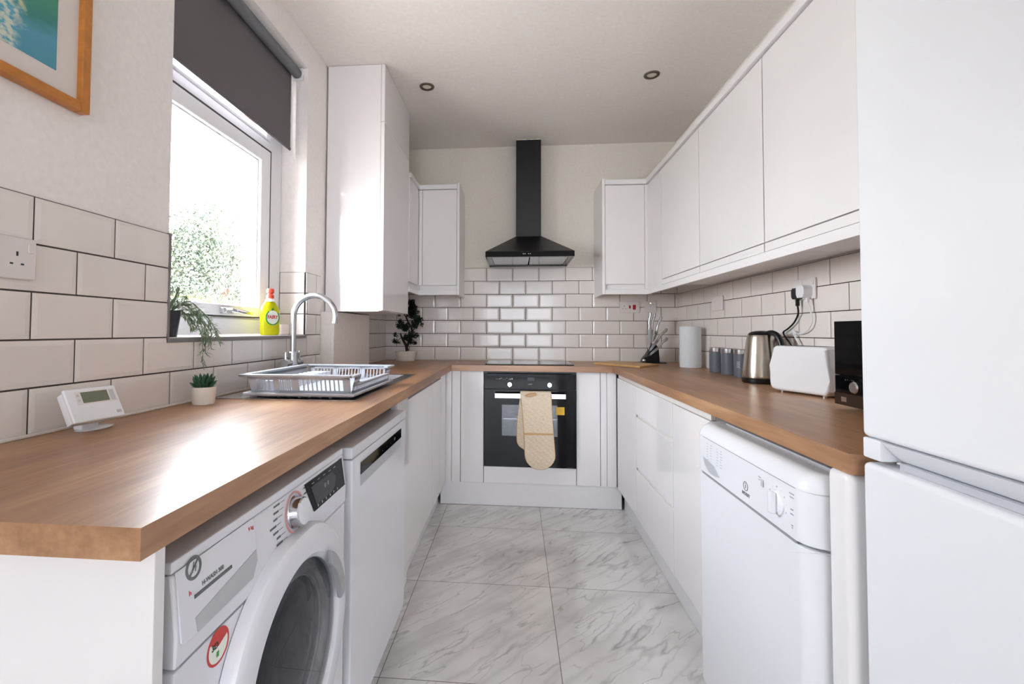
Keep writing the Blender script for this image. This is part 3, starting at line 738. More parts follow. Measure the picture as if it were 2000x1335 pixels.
# rim as a ring of plates
q.box(SX0, SX1, SYN, by0, ZW + .0005, s); q.box(SX0, SX1, by1, SYF, ZW + .0005, s); q.box(SX0, bx0, by0, by1, ZW + .0005, s); q.box(bx1, SX1, by0, by1, ZW + .0005, s)
for i in range(8): q.rbox(.16 + i * .036, .172 + i * .036, SYN + .05, by0 - .04, s, s + .003, .001, 1)
top = q.build('deck', 'steel', t, smooth=None)
q = MB(); o4 = [(bx0, by0), (bx1, by0), (bx1, by1), (bx0, by1)]; i4 = [(bx0 + .02, by0 + .02), (bx1 - .02, by0 + .02), (bx1 - .02, by1 - .02), (bx0 + .02, by1 - .02)]
A = [q.v((x, y, s)) for x, y in o4]; B = [q.v((x, y, s - .15)) for x, y in i4]; D = [q.v((x, y, s - .152)) for x, y in i4]
for i in range(4): q.f([A[i], A[(i + 1) % 4], B[(i + 1) % 4], B[i]])
q.f(B); q.build('bowl', 'steel', t, smooth=None)
q = MB(); q.lathe([(.0, .002), (.03, .002), (.04, .004), (.045, .001)], (.29, -1.495, s - .150), 28, cap=False); q.build('drain', 'chrome', t)

t = thing('mixer_tap', 'tall curved chrome mixer tap behind the dish rack', 'tap', (.080, -1.70, ZW + .004))
tx, ty, tz = .080, -1.700, ZW + .0045
q = MB(); q.lathe([(.028, 0), (.028, .006), (.021, .010), (.0205, .128), (.018, .131), (.0, .131)], (tx, ty, tz), 28); q.tube([(tx - .002, ty - .048, tz + .085), (tx - .002, ty + .048, tz + .085)], .013, 16); q.build('body', 'steel', t)
q = MB(); pts = [(tx, ty, tz + .131), (tx, ty, 1.19)]; R_ = .093
for i in range(1, 25):
    a = PI - (PI + .12) * i / 24; pts.append((tx + R_ + R_ * math.cos(a), ty, 1.213 + R_ * math.sin(a)))
lx, _, lz = pts[-1]; pts.append((lx - .002, ty, lz - .015))
q.tube(pts, .0125, 18); q.build('spout', 'steel', t)
for sgn in (-1, 1):
    q = MB(); q.tube([(tx - .002, ty + sgn * .049, tz + .085), (tx - .002, ty + sgn * .072, tz + .085)], .0175, 16); q.rbox(tx - .008, tx + .004, ty + sgn * .062 - .005, ty + sgn * .062 + .005, tz + .085, tz + .132, .004, 2); q.build('lever', 'steel', t)

t = thing('dish_rack', 'empty silver grey plastic dish rack on the sink drainer', 'dish rack', (.32, -1.94, ZW + .007))
RX0, RX1, RY0, RY1, RZ0, RZ1 = .150, .492, -2.125, -1.690, .957, 1.005
q = MB(); q.rbox(.138, .504, -2.145, -1.68, .938, .946, .003, 2)
q.rbox(.132, .512, -2.152, -2.140, .941, .950, .003, 2); q.rbox(.132, .512, -1.686, -1.673, .941, .950, .003, 2); q.rbox(.130, .141, -2.15, -1.675, .941, .950, .003, 2); q.rbox(.501, .513, -2.15, -1.675, .941, .950, .003, 2)
for fx, fy in ((.17, -2.11), (.47, -2.11), (.17, -1.71), (.47, -1.71)): q.cyl((fx, fy, ZW + .0065), .010, .003, 12)
q.build('drip_tray', 'grey_plastic', t)
q = MB(); RB = .951
def slat_wall(p0, p1, zlo, zhi, solid, bars, w=.004):
    """basket wall from p0 to p1 (xy), splayed outward at top; solid=list of (t0,t1) full panels; bars=list of t"""
    d = Vector((p1[0] - p0[0], p1[1] - p0[1], 0)); L = d.length; d.normalize(); n = Vector((d.y, -d.x, 0))
    Mx = Matrix(((d.x, 0, n.x, p0[0]), (d.y, 0, n.y, p0[1]), (0, 1, 0, 0), (0, 0, 0, 1)))
    q.M = Mx
    def pl(a0, a1, b0, b1, lean=True):
        k = (lambda b: .014 * (b - RB) / (RZ1 - RB))
        vs = [q.v((a, b, k(b) + c)) for c in (0, .003) for (a, b) in ((a0, b0), (a1, b0), (a1, b1), (a0, b1))]
        for f4 in ((0, 1, 2, 3), (7, 6, 5, 4), (0, 4, 5, 1), (1, 5, 6, 2), (2, 6, 7, 3), (3, 7, 4, 0)): q.f([vs[i] for i in f4])
    pl(0, L, zlo, zlo + .006); pl(0, L, zhi - .012, zhi)
    for a, b_ in solid: pl(a * L, b_ * L, zlo, zhi)
    for tt in bars: pl(tt * L - w / 2, tt * L + w / 2, zlo, zhi)
    q.M = I4
slat_wall((RX0, RY0), (RX1, RY0), RB, RZ1, [(0, .06), (.23, .29), (.43, .49), (.93, 1)], [.10, .145, .185] + [.31 + .022 * i for i in range(6)] + [.535 + .044 * i for i in range(9)])
slat_wall((RX1, RY0), (RX1, RY1), RB, .982, [(0, .04), (.96, 1)], [.04 + .92 * i / 30 for i in range(1, 30)], .005)
slat_wall((RX1, RY1), (RX0, RY1), RB, RZ1, [(0, .06), (.3, .36), (.64, .7), (.94, 1)], [.1 + .04 * i for i in range(21)])
slat_wall((RX0, RY1), (RX0, RY0), RB, RZ1, [(0, 1)], [])
# raised corners on the low side
slat_wall((RX1, RY0), (RX1, RY0 + .05), .98, RZ1, [(0, 1)], []); slat_wall((RX1, RY1 - .08), (RX1, RY1), .98, RZ1, [(0, .3), (.85, 1)], [.45, .6, .75], .006)
q.rbox(RX0 - .004, RX1 + .004, RY0 - .004, RY1 + .004, .9475, .9515, .0015, 1)
for i in range(11): q.rbox(RX0 + .02, RX0 + .10, RY0 + .03 + i * .038, RY0 + .034 + i * .038, .951, .985, .001, 1)
bk = q.build('basket', 'grey_plastic', t, smooth=None)
q = MB(); e = .014
q.rbox(RX0 - .032, RX1 + .016, RY0 - .032, RY0 - .010, RZ1 - .002, RZ1 + .006, .003, 2); q.rbox(RX0 - .032, RX1 + .016, RY1 + .008, RY1 + .026, RZ1 - .002, RZ1 + .006, .003, 2)
q.rbox(RX0 - .032, RX0 - .008, RY0 - .032, RY1 + .026, RZ1 - .002, RZ1 + .006, .003, 2)
q.rbox(RX1 + .006, RX1 + .024, RY0 + .03, RY1 - .06, .977, .984, .003, 2)
q.rbox(RX1 + .006, RX1 + .024, RY1 - .08, RY1 + .026, RZ1 - .002, RZ1 + .006, .003, 2); q.rbox(RX1 + .004, RX1 + .020, RY0 - .032, RY0 + .045, RZ1 - .002, RZ1 + .006, .003, 2)
q.build('rim', 'grey_plastic', bk)

# ------------------------------------------------------------------ window-sill things
t = thing('washing_up_liquid', 'yellow washing-up liquid bottle with a red cap on the window sill', 'bottle', (-.045, -1.665, WZ0))
Mx = frame((-.045, -1.665, WZ0), (.45, .89, 0), (0, 0, 1)); Mb = Mx @ Matrix.Rotation(-PI / 2, 4, 'X')
q = MB(Mb); q.lathe([(.0, .0), (.040, .001), (.045, .008), (.047, .03), (.045, .05), (.047, .075), (.045, .105), (.038, .128), (.027, .142), (.021, .147), (.0, .147)], seg=36, sx=1, sy=.52); bt = q.build('bottle', 'liquid', t)
q = MB(Mb); q.lathe([(.024, .1475), (.020, .156), (.016, .162), (.0, .162)], seg=28, sy=.7); plabel(q.build('shoulder', 'clear_plastic', bt), 'clear shoulder')
q = MB(Mb); q.lathe([(.0165, .1622), (.0165, .176), (.011, .179), (.011, .184), (.0165, .187), (.0165, .200), (.013, .205), (0, .205)], seg=24, sy=.9); plabel(q.build('cap', 'orange_cap', t), 'orange red push cap')
q = MB(Mx); q.M = Mx @ Matrix.Translation((-.004, .078, .0240)); q.lathe([(0, 0), (.030, 0), (.030, .0012), (0, .0012)], seg=40); lb = plabel(q.build('label_disc', 'label_white', bt), 'round white label')
q = MB(); q.M = Mx @ Matrix.Translation((-.004, .078, .0253)); q.lathe([(.029, 0), (.034, 0), (.034, .001), (.029, .001), (.029, 0)], seg=44, a0=math.radians(125), a1=math.radians(400), cap=False); q.leaf((-.006, .028, .001), (.6, .8, 0), (0, 0, 1), .018, .010, 0); q.build('green_ring', 'label_green', lb)
q = MB(); q.M = Mx @ Matrix.Translation((-.004, .079, .0257)); q.text('FAIRY', .0205, 0, 0, 0, bold=.0007, sx=.95); q.build('lettering', 'red', lb)
q = MB(); q.rbox(-.095, -.060, -1.535, -1.455, WZ0 + .0005, WZ0 + .050, .008, 3); tag(q.build('sponge', simple('pale pink sponge', (236, 222, 216), .9, scale=120, bstr=.3)), 'pale pink and white sponge on the sill right of the yellow bottle', 'sponge')

# trailing plant
t = thing('trailing_plant', 'trailing green plant in a black pot at the left end of the sill', 'plant', (-.050, -2.268, WZ0))
q = MB(); q.lathe([(0, .0), (.030, .0), (.040, .078), (.042, .082), (.038, .082), (.036, .070), (0, .070)], (-.052, -2.268, WZ0 + .0005), 28); q.build('pot', 'pot_black', t)
q = MB(); q.lathe([(0, .068), (.034, .068), (0, .074)], (-.052, -2.268, WZ0 + .004), 18, cap=False); q.build('soil', 'soil', t)
random.seed(11); sb = MB(); lf = MB()
ctrl = [  # (x,y,z) control paths, pot -> over the sill edge -> hanging
    [(-.05, -2.26, 1.21), (-.035, -2.22, 1.235), (-.01, -2.20, 1.215), (.018, -2.195, 1.16), (.026, -2.195, 1.11), (.024, -2.190, 1.060)],
    [(-.05, -2.26, 1.21), (-.03, -2.21, 1.245), (-.005, -2.18, 1.21), (.020, -2.165, 1.165), (.028, -2.150, 1.13), (.026, -2.135, 1.105)],
    [(-.05, -2.26, 1.21), (-.03, -2.22, 1.235), (-.0, -2.21, 1.20), (.016, -2.20, 1.16), (.024, -2.20, 1.12)],
    [(-.05, -2.26, 1.21), (-.04, -2.22, 1.215), (-.025, -2.20, 1.19), (-.012, -2.20, 1.165), (-.005, -2.20, 1.150)],
    [(-.05, -2.26, 1.21), (-.04, -2.23, 1.245), (-.03, -2.19, 1.240), (-.01, -2.17, 1.215), (.01, -2.17, 1.19), (.018, -2.155, 1.16)],
    [(-.05, -2.26, 1.21), (-.04, -2.25, 1.25), (-.035, -2.24, 1.285)],
    [(-.05, -2.26, 1.21), (-.05, -2.25, 1.24), (-.045, -2.22, 1.262), (-.035, -2.20, 1.250)],
    [(-.05, -2.26, 1.21), (-.06, -2.25, 1.25), (-.050, -2.245, 1.28)],
    [(-.05, -2.26, 1.21), (-.03, -2.22, 1.20), (-.015, -2.21, 1.17), (-.012, -2.20, 1.148)],
    [(-.05, -2.26, 1.21), (-.02, -2.20, 1.22), (.010, -2.19, 1.17), (.022, -2.185, 1.13), (.026, -2.18, 1.09)],
]
def spline(cp, n):
    out = []
    cp = [Vector(c) for c in cp]; ext = [cp[0]] + cp + [cp[-1]]
    for i in range(1, len(ext) - 2):
        for k in range(n):
            u = k / n; p0, p1, p2, p3 = ext[i - 1:i + 3]
            out.append(.5 * ((2 * p1) + (p2 - p0) * u + (2 * p0 - 5 * p1 + 4 * p2 - p3) * u * u + (-p0 + 3 * p1 - 3 * p2 + p3) * u ** 3))
    out.append(cp[-1]); return out
for rep in range(2):
    for c in ctrl:
        j = Vector((random.uniform(-.010, .012), random.uniform(-.022, .022), random.uniform(-.020, .022)))
        cc = [Vector(c[0])] + [Vector(x) + j * min(1, (i + 1) / 3) for i, x in enumerate(c[1:])]
        if rep and random.random() < .4: cc = cc[:-1]
        for x in cc[1:]:
            if x.x > -.003 and x.z < 1.17: x.x = max(x.x, .016)
            if x.x < .004: x.z = max(x.z, 1.150)
        pp = spline(cc, 6); sb.tube(pp, .0011, 5)
        for i in range(2, len(pp)):
            d = (pp[i] - pp[i - 1]).normalized()
            for s_ in range(1 + (i % 2)):
                dd = (d * .8 + Vector((random.uniform(-1, 1), random.uniform(-1, 1), random.uniform(-.7, 1.0))) * .9)
                if pp[i].x < .02 and pp[i].z < 1.17 and dd.x < 0: dd.x = abs(dd.x)
                if dd.z < 0 and pp[i].x < .0 and pp[i].z < 1.16: dd.z = abs(dd.z)
                lf.leaf(pp[i], dd, (0, 0, 1), random.uniform(.016, .030), .0050, .2)
sb.build('stems', 'leaf_sage', t); lf.build('leaves', 'leaf_sage', t, smooth=None)

# ------------------------------------------------------------------ things on the left worktop
t = thing('room_thermostat', 'white room thermostat with grey screen on a small stand', 'thermostat', (.068, -2.642, ZW))
q = MB(); q.lathe([(0, .0), (.040, 0), (.042, .002), (.030, .005), (0, .006)], (.068, -2.630, ZW + .0005), 36, sx=.62, sy=1.05)
q.rbox(.052, .074, -2.668, -2.625, ZW + .004, ZW + .030, .003, 2); q.build('stand', 'appl', t)
n_ = Vector((1, -.20, .58)).normalized(); rgt = Vector((.20, 1, 0)).normalized(); upv = n_.cross(rgt)
Mx = frame((.090, -2.655, .990), rgt, upv)
q = MB(Mx); q.rbox(-.055, .055, -.040, .040, -.004, .004, .0035, 3); hs = q.build('front_case', 'appl', t)
q = MB(Mx); q.rbox(-.052, .052, -.037, .037, -.026, -.0045, .004, 2); q.build('rear_case', 'appl', t)
q = MB(Mx); q.rbox(-.036, .050, .000, .032, .0035, .0046, .0005, 1); q.build('screen_surround', 'socket', hs)
q = MB(Mx); q.box(-.024, .032, .003, .029, .0042, .0050); plabel(q.build('screen', 'lcd', hs), 'grey green lcd screen')
for yy in (.010, .022): q = MB(Mx); q.lathe([(0, 0), (.0028, 0), (.0028, .0008), (0, .0008)], (-.031, yy, .0044), 10); q.build('button', 'appl_grey', hs)
q = MB(Mx); q.rbox(.036, .046, .003, .029, .0042, .0052, .0004, 1); q.build('side_button', 'appl_grey', hs)
q = MB(Mx); q.rbox(.038, .049, -.030, -.023, .0038, .0046, .0003, 1); q.build('badge', 'appl_grey', hs)

t = thing('succulent', 'small dark green succulent in a cream pot beside the wall tiles', 'plant', (.078, -2.268, ZW))
c0 = (.078, -2.268, ZW + .0005)
q = MB(); q.lathe([(0, 0), (.029, 0), (.031, .003), (.034, .050), (.033, .053), (.030, .053), (.029, .044), (0, .044)], c0, 36); q.build('pot', 'pot_white', t)
q = MB(); q.lathe([(0, .047), (.029, .044)], c0, 20, cap=False); q.build('soil', 'soil', t)
q = MB(); random.seed(5)
for ring, (n, el, L) in enumerate(((9, 25, .038), (8, 45, .042), (7, 62, .044), (4, 80, .040))):
    for i in range(n):
        a = 2 * PI * (i + .5 * ring) / n + random.uniform(-.1, .1); e_ = math.radians(el + random.uniform(-5, 5))
        d = Vector((math.cos(a) * math.cos(e_), math.sin(a) * math.cos(e_), math.sin(e_))); p0 = Vector((c0[0], c0[1], c0[2] + .048)) + Vector((math.cos(a), math.sin(a), 0)) * .004
        q.tube([p0, p0 + d * L * .35, p0 + d * L * .7 + Vector((0, 0, .002)), p0 + d * L + Vector((0, 0, .005))], [.0035, .0072, .0055, .0005], 6)
q.build('leaves', 'leaf_succ', t)

# bonsai
t = thing('bonsai', 'dark leafed artificial bonsai in a round cream pot in the back left corner', 'plant', (.20, -.150, ZW))
c0 = (.200, -.150, ZW + .0005)
q = MB(); q.lathe([(0, 0), (.068, 0), (.071, .003), (.078, .070), (.077, .073), (.073, .073), (.072, .060), (0, .060)], c0, 44); q.build('pot', 'pot_white', t)
q = MB(); q.lathe([(0, .066), (.073, .062)], c0, 24, cap=False); q.build('soil', 'soil', t)
def bp(zx, zy, dy=0):     # traced on the plane of the pot, in metres
    u = 730 + zx / 7.415; v = 560 + zy / 7.415; y = -.15 + dy
    d = FW + RT * ((u - 927.17) / 911.27) + UP * ((618.07 - v) / 911.27); k = (y - CAM[1]) / d.y
    return Vector(CAM) + d * k
q = MB()
q.tube([bp(485, 930), bp(470, 850), bp(430, 780), bp(400, 720), bp(385, 670)], [.013, .011, .009, .007, .005], 9)
q.tube([bp(485, 860), bp(520, 760), bp(560, 660), bp(545, 590), bp(500, 520), bp(470, 440), bp(500, 360), bp(540, 260)], [.009, .009, .008, .008, .007, .006, .005, .003], 9)
q.tube([bp(470, 440), bp(440, 400), bp(380, 392)], [.004, .003, .002], 7); q.tube([bp(560, 650), bp(610, 560), bp(650, 500)], [.004, .003, .002], 7)
q.tube([bp(410, 730), bp(350, 770), bp(300, 740)], [.003, .002, .002], 6); q.tube([bp(500, 520), bp(420, 570), bp(380, 540)], [.004, .003, .002], 6)
q.build('trunk', 'bark', t)
q = MB(); random.seed(2)
cl = [(545, 230, 40, 90), (560, 310, 55, 150), (555, 400, 50, 110), (640, 470, 50, 110), (590, 540, 50, 90), (690, 545, 20, 12), (380, 540, 55, 120), (460, 590, 50, 110), (310, 690, 25, 26), (300, 785, 28, 36), (350, 800, 22, 18), (470, 720, 40, 70), (545, 700, 45, 80), (610, 700, 30, 30), (520, 780, 35, 50), (590, 800, 22, 22), (370, 395, 16, 10), (380, 500, 22, 20), (630, 360, 25, 20)]
for zx, zy, r, n in cl:
    for i in range(int(n * 1.5)):
        a = random.uniform(0, 2 * PI); rr = r * math.sqrt(random.random()); p = bp(zx + rr * math.cos(a), zy + rr * math.sin(a), random.uniform(-.025, .03))
        d = Vector((random.uniform(-1, 1), random.uniform(-1, 1), random.uniform(-1, .8)))
        q.leaf(p, d, Vector((random.uniform(-1, 1), random.uniform(-1, 1), 1)), random.uniform(.014, .021), .013, .15)
q.build('leaves', 'leaf_dark', t, smooth=None)

# ------------------------------------------------------------------ picture
t = thing('picture', 'framed blue green watercolour in an orange wood frame on the left wall', 'picture', (.01, -2.87, 1.645))
q = MB(); y0, y1, z0, z1, fw = -3.12, -2.622, 1.665, 2.33, .022
q.box(.001, .026, y1 - fw, y1, z0, z1); q.box(.001, .026, y0, y0 + fw, z0, z1); q.box(.001, .026, y0 + fw, y1 - fw, z0, z0 + fw); q.box(.001, .026, y0 + fw, y1 - fw, z1 - fw, z1)
q.build('frame', 'frame_wood', t, bevel=.002)
MB().box(.002, .012, y0 + fw, y1 - fw, z0 + fw, z1 - fw).build('mount', 'mat_card', t, smooth=None)
MB().box(.0121, .0127, y0 + .075, -2.694, 1.733, z1 - .075).build('print', 'art', t, smooth=None)

# ------------------------------------------------------------------ sockets and switches
def plate(name, label, cat, origin, right, w, h=.086, th=.009, mat='socket'):
    t = thing(name, label, cat, origin)
    Mx = frame(origin, right, (0, 0, 1)); q = MB(Mx); q.rbox(-w / 2, w / 2, -h / 2, h / 2, .0005, th, .003, 3)
    return t, q.build('plate', mat, t), Mx
def uk_holes(Mx, par, cx, th=.0092):
    q = MB(Mx); q.box(cx - .002, cx + .002, .004, .013, th - .0005, th + .0003); q.box(cx - .0135, cx - .0075, -.014, -.0105, th - .0005, th + .0003); q.box(cx + .0075, cx + .0135, -.014, -.0105, th - .0005, th + .0003); q.build('pin_holes', 'gap', par, smooth=None)
L_, R__, B_ = (0, 1, 0), (0, -1, 0), (1, 0, 0)
t, pl, Mx = plate('wall_socket', 'white double socket on the left tiles below the picture', 'socket', (.008, -2.800, 1.303), L_, .146)
uk_holes(Mx, pl, .034); uk_holes(Mx, pl, -.040)
for cx in (-.012, .060):
    q = MB(Mx); q.rbox(cx - .006, cx + .006, .012, .032, .009, .012, .001, 1); q.build('rocker', 'socket', pl)
t, pl, Mx = plate('cooker_switch', 'white cooker switch with red rocker on the back tiles', 'switch', (1.890, -.008, 1.340), B_, .146)
uk_holes(Mx, pl, -.040)
q = MB(Mx); q.rbox(-.005, .006, -.010, .012, .009, .013, .001, 1); plabel(q.build('neon', 'red_switch', pl), 'small red rocker')
q = MB(Mx); q.rbox(.022, .044, -.018, .018, .009, .014, .002, 1); plabel(q.build('rocker', 'red_switch', pl), 'large red rocker')
t, pl, Mx = plate('light_switch', 'pale switch plate with a glowing neon above the knives', 'switch', (2.043, -.008, 1.343), B_, .086)
q = MB(Mx); q.rbox(-.006, .006, -.002, .022, .009, .012, .001, 1); q.build('rocker', 'socket', pl)
q = MB(Mx); q.cyl((0, .027, .0088), .004, .0008, 12)
b = NB('amber neon'); em = b.n('ShaderNodeEmission'); em.inputs[0].default_value = srgb(255, 190, 120); em.inputs[1].default_value = 1.2; b.l(em.outputs[0], b.out.inputs[0])
plabel(q.build('neon', b.m, pl), 'amber neon light')
t, pl, Mx = plate('light_switch', 'white double switch plate on the right tiles above the canisters', 'switch', (XR - .008, -.733, 1.326), R__, .146)
for cx in (-.035, .035):
    q = MB(Mx); q.rbox(cx - .011, cx + .011, -.018, .018, .009, .011, .001, 1); q.build('rocker', 'socket', pl)
t, pl, Mx = plate('wall_socket', 'white double socket with two plugs on the right tiles', 'socket', (XR - .008, -1.578, 1.335), R__, .146)
for cx in (-.012, .060):
    q = MB(Mx); q.rbox(cx - .006, cx + .006, .014, .034, .009, .012, .001, 1); q.build('rocker', 'socket', pl)
def cord(q, cp, r): q.tube(spline(cp, 8), r, 8)
PX = XR - .017
t = thing('kettle_plug', 'black plug and curly black lead in the right wall socket', 'plug', (PX - .01, -1.545, 1.31))
q = MB(frame((PX, -1.552, 1.318), R__, (0, 0, 1))); q.prism([(-.016, -.022), (.016, -.022), (.024, -.012), (.024, .014), (.016, .024), (-.016, .024), (-.024, .014), (-.024, -.012)], .0005, .022); q.rbox(-.007, .007, -.052, -.020, .004, .016, .003, 2); q.build('plug', 'black_plastic', t)
q = MB(); cord(q, [(PX - .010, -1.552, 1.27), (PX - .006, -1.548, 1.235), (PX - .004, -1.515, 1.198), (PX - .004, -1.470, 1.172), (PX - .004, -1.434, 1.157), (PX - .004, -1.445, 1.138), (PX - .004, -1.480, 1.110), (PX - .004, -1.520, 1.075), (PX - .004, -1.56, 1.03)], .0036); q.build('lead', 'black_plastic', t)
t = thing('toaster_plug', 'white plug with looping white lead in the right wall socket', 'plug', (PX - .01, -1.60, 1.31))
q = MB(frame((PX, -1.609, 1.322), R__, (0, 0, 1))); q.prism([(-.018, -.024), (.018, -.024), (.027, -.010), (.027, .016), (.016, .026), (-.016, .026), (-.026, .016), (-.026, -.010)], .0005, .034); q.rbox(.008, .020, -.044, -.022, .006, .018, .003, 2); q.build('plug', 'appl', t)
q = MB(); cord(q, [(PX - .012, -1.622, 1.28), (PX - .008, -1.632, 1.25), (PX - .006, -1.640, 1.21), (PX - .005, -1.622, 1.175), (PX - .005, -1.575, 1.153), (PX - .005, -1.530, 1.153), (PX - .005, -1.507, 1.163), (PX - .005, -1.515, 1.145), (PX - .005, -1.555, 1.10), (PX - .005, -1.60, 1.04)], .0030); q.build('lead', 'appl', t)

# ------------------------------------------------------------------ ceiling downlights
for (x, y), lb in (((.507, -.947), 'recessed ceiling downlight nearer the window'), ((1.793, -.970), 'recessed ceiling downlight nearer the right wall cabinets')):
    t = thing('downlight', lb, 'light', (x, y, ZC - .006), group='recessed ceiling downlights')
    q = MB(); q.lathe([(.044, 0), (.042, -.005), (.034, -.006), (.026, -.001), (.026, 0)], (x, y, ZC - .0005), 36, cap=False); q.ring((x, y, ZC - .0055), .030, .034, -.002, 0, 32); q.build('ring', 'brass', t)
    q = MB(); q.lathe([(0, -.004), (.018, -.0035), (.026, -.001)], (x, y, ZC - .0005), 28, cap=False); q.build('lamp', 'lamp', t)

# ------------------------------------------------------------------ right worktop things
# chopping board
t = None
P1, P2, P3 = Vector((1.571, -.332, 0)), Vector((1.800, -.645, 0)), Vector((1.978, -.425, 0)); P4 = P1 + (P3 - P2)
q = MB(); q.rprism([(p.x, p.y) for p in (P1, P2, P3, P4)], ZW + .0005, ZW + .014, .003, 2); tag(q.build('chopping_board', 'bamboo'), 'pale bamboo chopping board lying in front of the knife block', 'chopping board')
# knife block
t = thing('knife_block', 'black fan shaped knife block in the back right corner', 'knife block', (2.02, -.155, ZW))
KY = -.155; Mx = frame((2.02, KY, ZW), (1, 0, 0), (0, 0, 1))
q = MB(Mx); q.rprism([(-.086, .006), (.038, .006), (.030, .112), (.006, .142), (-.028, .085), (-.074, .034)], -.034, .034, .004, 2); q.rbox(-.094, .082, .0005, .006, -.045, .045, .002, 2); body = q.build('body', 'black_plastic', t)
q = MB(Mx @ Matrix.Translation((-.074, .020, .0345))); q.lathe([(0, 0), (.012, 0), (.012, .010), (.006, .012), (0, .012)], seg=20); plabel(q.build('sharpening_wheel', 'chrome', body), 'small chrome wheel')
q = MB(Mx); q.prism([(-.050, .238), (-.006, .240), (.012, .135), (-.028, .090), (-.050, .12)], -.030, -.027); q.prism([(-.050, .238), (-.006, .240), (.012, .135), (-.028, .090), (-.050, .12)], .027, .030); plabel(q.build('clear_side', 'glass', t, smooth=None), 'clear side plate')
kn = [((1.990, 1.030), (1.988, 1.176), (1.996, 1.292), -.176, 'kitchen knife with steel handle, leftmost in the knife block'),
      ((2.001, 1.030), (2.012, 1.171), (2.031, 1.289), -.155, 'kitchen knife with steel handle, second from the left in the block'),
      ((2.026, 1.082), (2.049, 1.154), (2.084, 1.267), -.136, 'kitchen knife with steel handle leaning right in the block'),
      ((1.972, 1.005), (2.036, 1.090), (2.106, 1.178), -.196, 'kitchen knife tilted low to the right in the block'),
      ((1.958, .972), (2.042, 1.040), (2.107, 1.112), -.200, 'lowest kitchen knife lying nearly flat in the block')]
for a, h, e_, y, lb in kn:
    k = thing('kitchen_knife', lb, 'knife', (a[0], y, a[1]), group='steel handled knives in the block')
    A, H, B = Vector((a[0], y, a[1])), Vector((h[0], y, h[1])), Vector((e_[0], y, e_[1])); d = B - H; n = d.cross(Vector((0, 1, 0))).normalized()
    q = MB(); q.tube([H, H + d * .12, H + d * .35 + n * .004, H + d * .6 + n * .003, H + d * .85 - n * .003, B], [.0105, .0085, .0095, .0085, .0105, .0085], 12); q.build('handle', 'steel', k)
    dd = (H - A); sd = dd.cross(Vector((0, 1, 0))).normalized()
    q = MB(); vs = [q.v(p + Vector((0, o_, 0))) for o_ in (-.0015, .0015) for p in (A, A + sd * .004, H + sd * .010, H - sd * .010, A + dd * .3 - sd * .008)]
    q.f(vs[:5]); q.f(vs[5:][::-1])
    for i in range(5): q.f([vs[i], vs[(i + 1) % 5], vs[5 + (i + 1) % 5], vs[5 + i]])
    plabel(q.build('blade', 'chrome', k, smooth=None), 'bright steel blade')
# paper towel
t = thing('paper_towel_roll', 'white paper towel roll standing in the back right corner', 'paper towel', (2.145, -.530, ZW))
q = MB(); q.lathe([(.019, .002), (.062, .001), (.064, .004), (.064, .258), (.062, .261), (.019, .261), (.019, .002)], (2.145, -.530, ZW), 48, cap=False); q.build('paper', 'paper', t)
q = MB(); q.lathe([(.0165, .001), (.0185, .001), (.0185, .262), (.0165, .262), (.0165, .001)], (2.145, -.530, ZW), 28, cap=False); q.build('cardboard_core', 'bamboo', t)
# canisters
cans = [(2.166, -.880, 'slate grey storage canister nearest the paper towel'), (2.168, -1.030, 'middle slate grey storage canister on the right worktop'), (2.170, -1.172, 'slate grey storage canister partly behind the kettle')]
for x, y, lb in cans:
    k = thing('canister', lb, 'canister', (x, y, ZW), group='slate grey storage canisters')
    q = MB(); q.lathe([(0, .001), (.040, .001), (.042, .004), (.042, .118), (0, .118)], (x, y, ZW), 40); bd = q.build('body', 'canister', k)
    q = MB(); q.lathe([(.0425, .116), (.0435, .118), (.0435, .138), (.041, .141), (0, .141)], (x, y, ZW), 40); plabel(q.build('lid', 'steel', k), 'steel lid')
q = MB(frame((2.180 - .0426, -1.172, ZW + .06), (0, -1, 0), (0, 0, 1))); q.M = frame((2.170 - .0345, -1.172 - .0255, ZW + .06), (.6, -.8, 0), (0, 0, 1))
for i in range(5): q.box(-.008, .009 - .003 * (i % 2), .018 - i * .007, .0195 - i * .007, 0, .0004)
q.build('printed_lines', 'oven_white', bd)
# kettle
KX, KYY = 2.135, -1.418
t = thing('kettle', 'brushed steel kettle with black lid and handle', 'kettle', (KX, KYY, ZW))
q = MB(); q.lathe([(0, .001), (.076, .001), (.079, .006), (.079, .020), (.076, .024), (0, .024)], (KX, KYY, ZW), 48); q.build('power_base', 'black_plastic', t)
q = MB(); q.lathe([(.076, .0245), (.077, .032), (.074, .060), (.068, .12), (.061, .175), (.056, .205), (.052, .214), (0, .216)], (KX, KYY, ZW), 56); q.tube([(KX - .012, KYY + .050, ZW + .178), (KX - .016, KYY + .062, ZW + .192), (KX - .018, KYY + .070, ZW + .203)], [.020, .016, .011], 14); q.build('jug', 'brushed', t)
q = MB(); q.lathe([(.052, .2145), (.050, .220), (.040, .228), (.02, .233), (0, .234)], (KX, KYY, ZW), 40); q.build('lid', 'black_plastic', t)
hd = Vector((.30, -.95, 0)).normalized()
q = MB(); hp = [Vector((KX, KYY, ZW)) + hd * a + Vector((0, 0, z)) for a, z in ((.040, .222), (.062, .224), (.086, .212), (.104, .180), (.110, .140), (.106, .090), (.094, .050), (.078, .032))]
q.tube(spline(hp, 4), [.012] * 8 + [.0125] * 21, 12); q.build('handle', 'black_plastic', t)
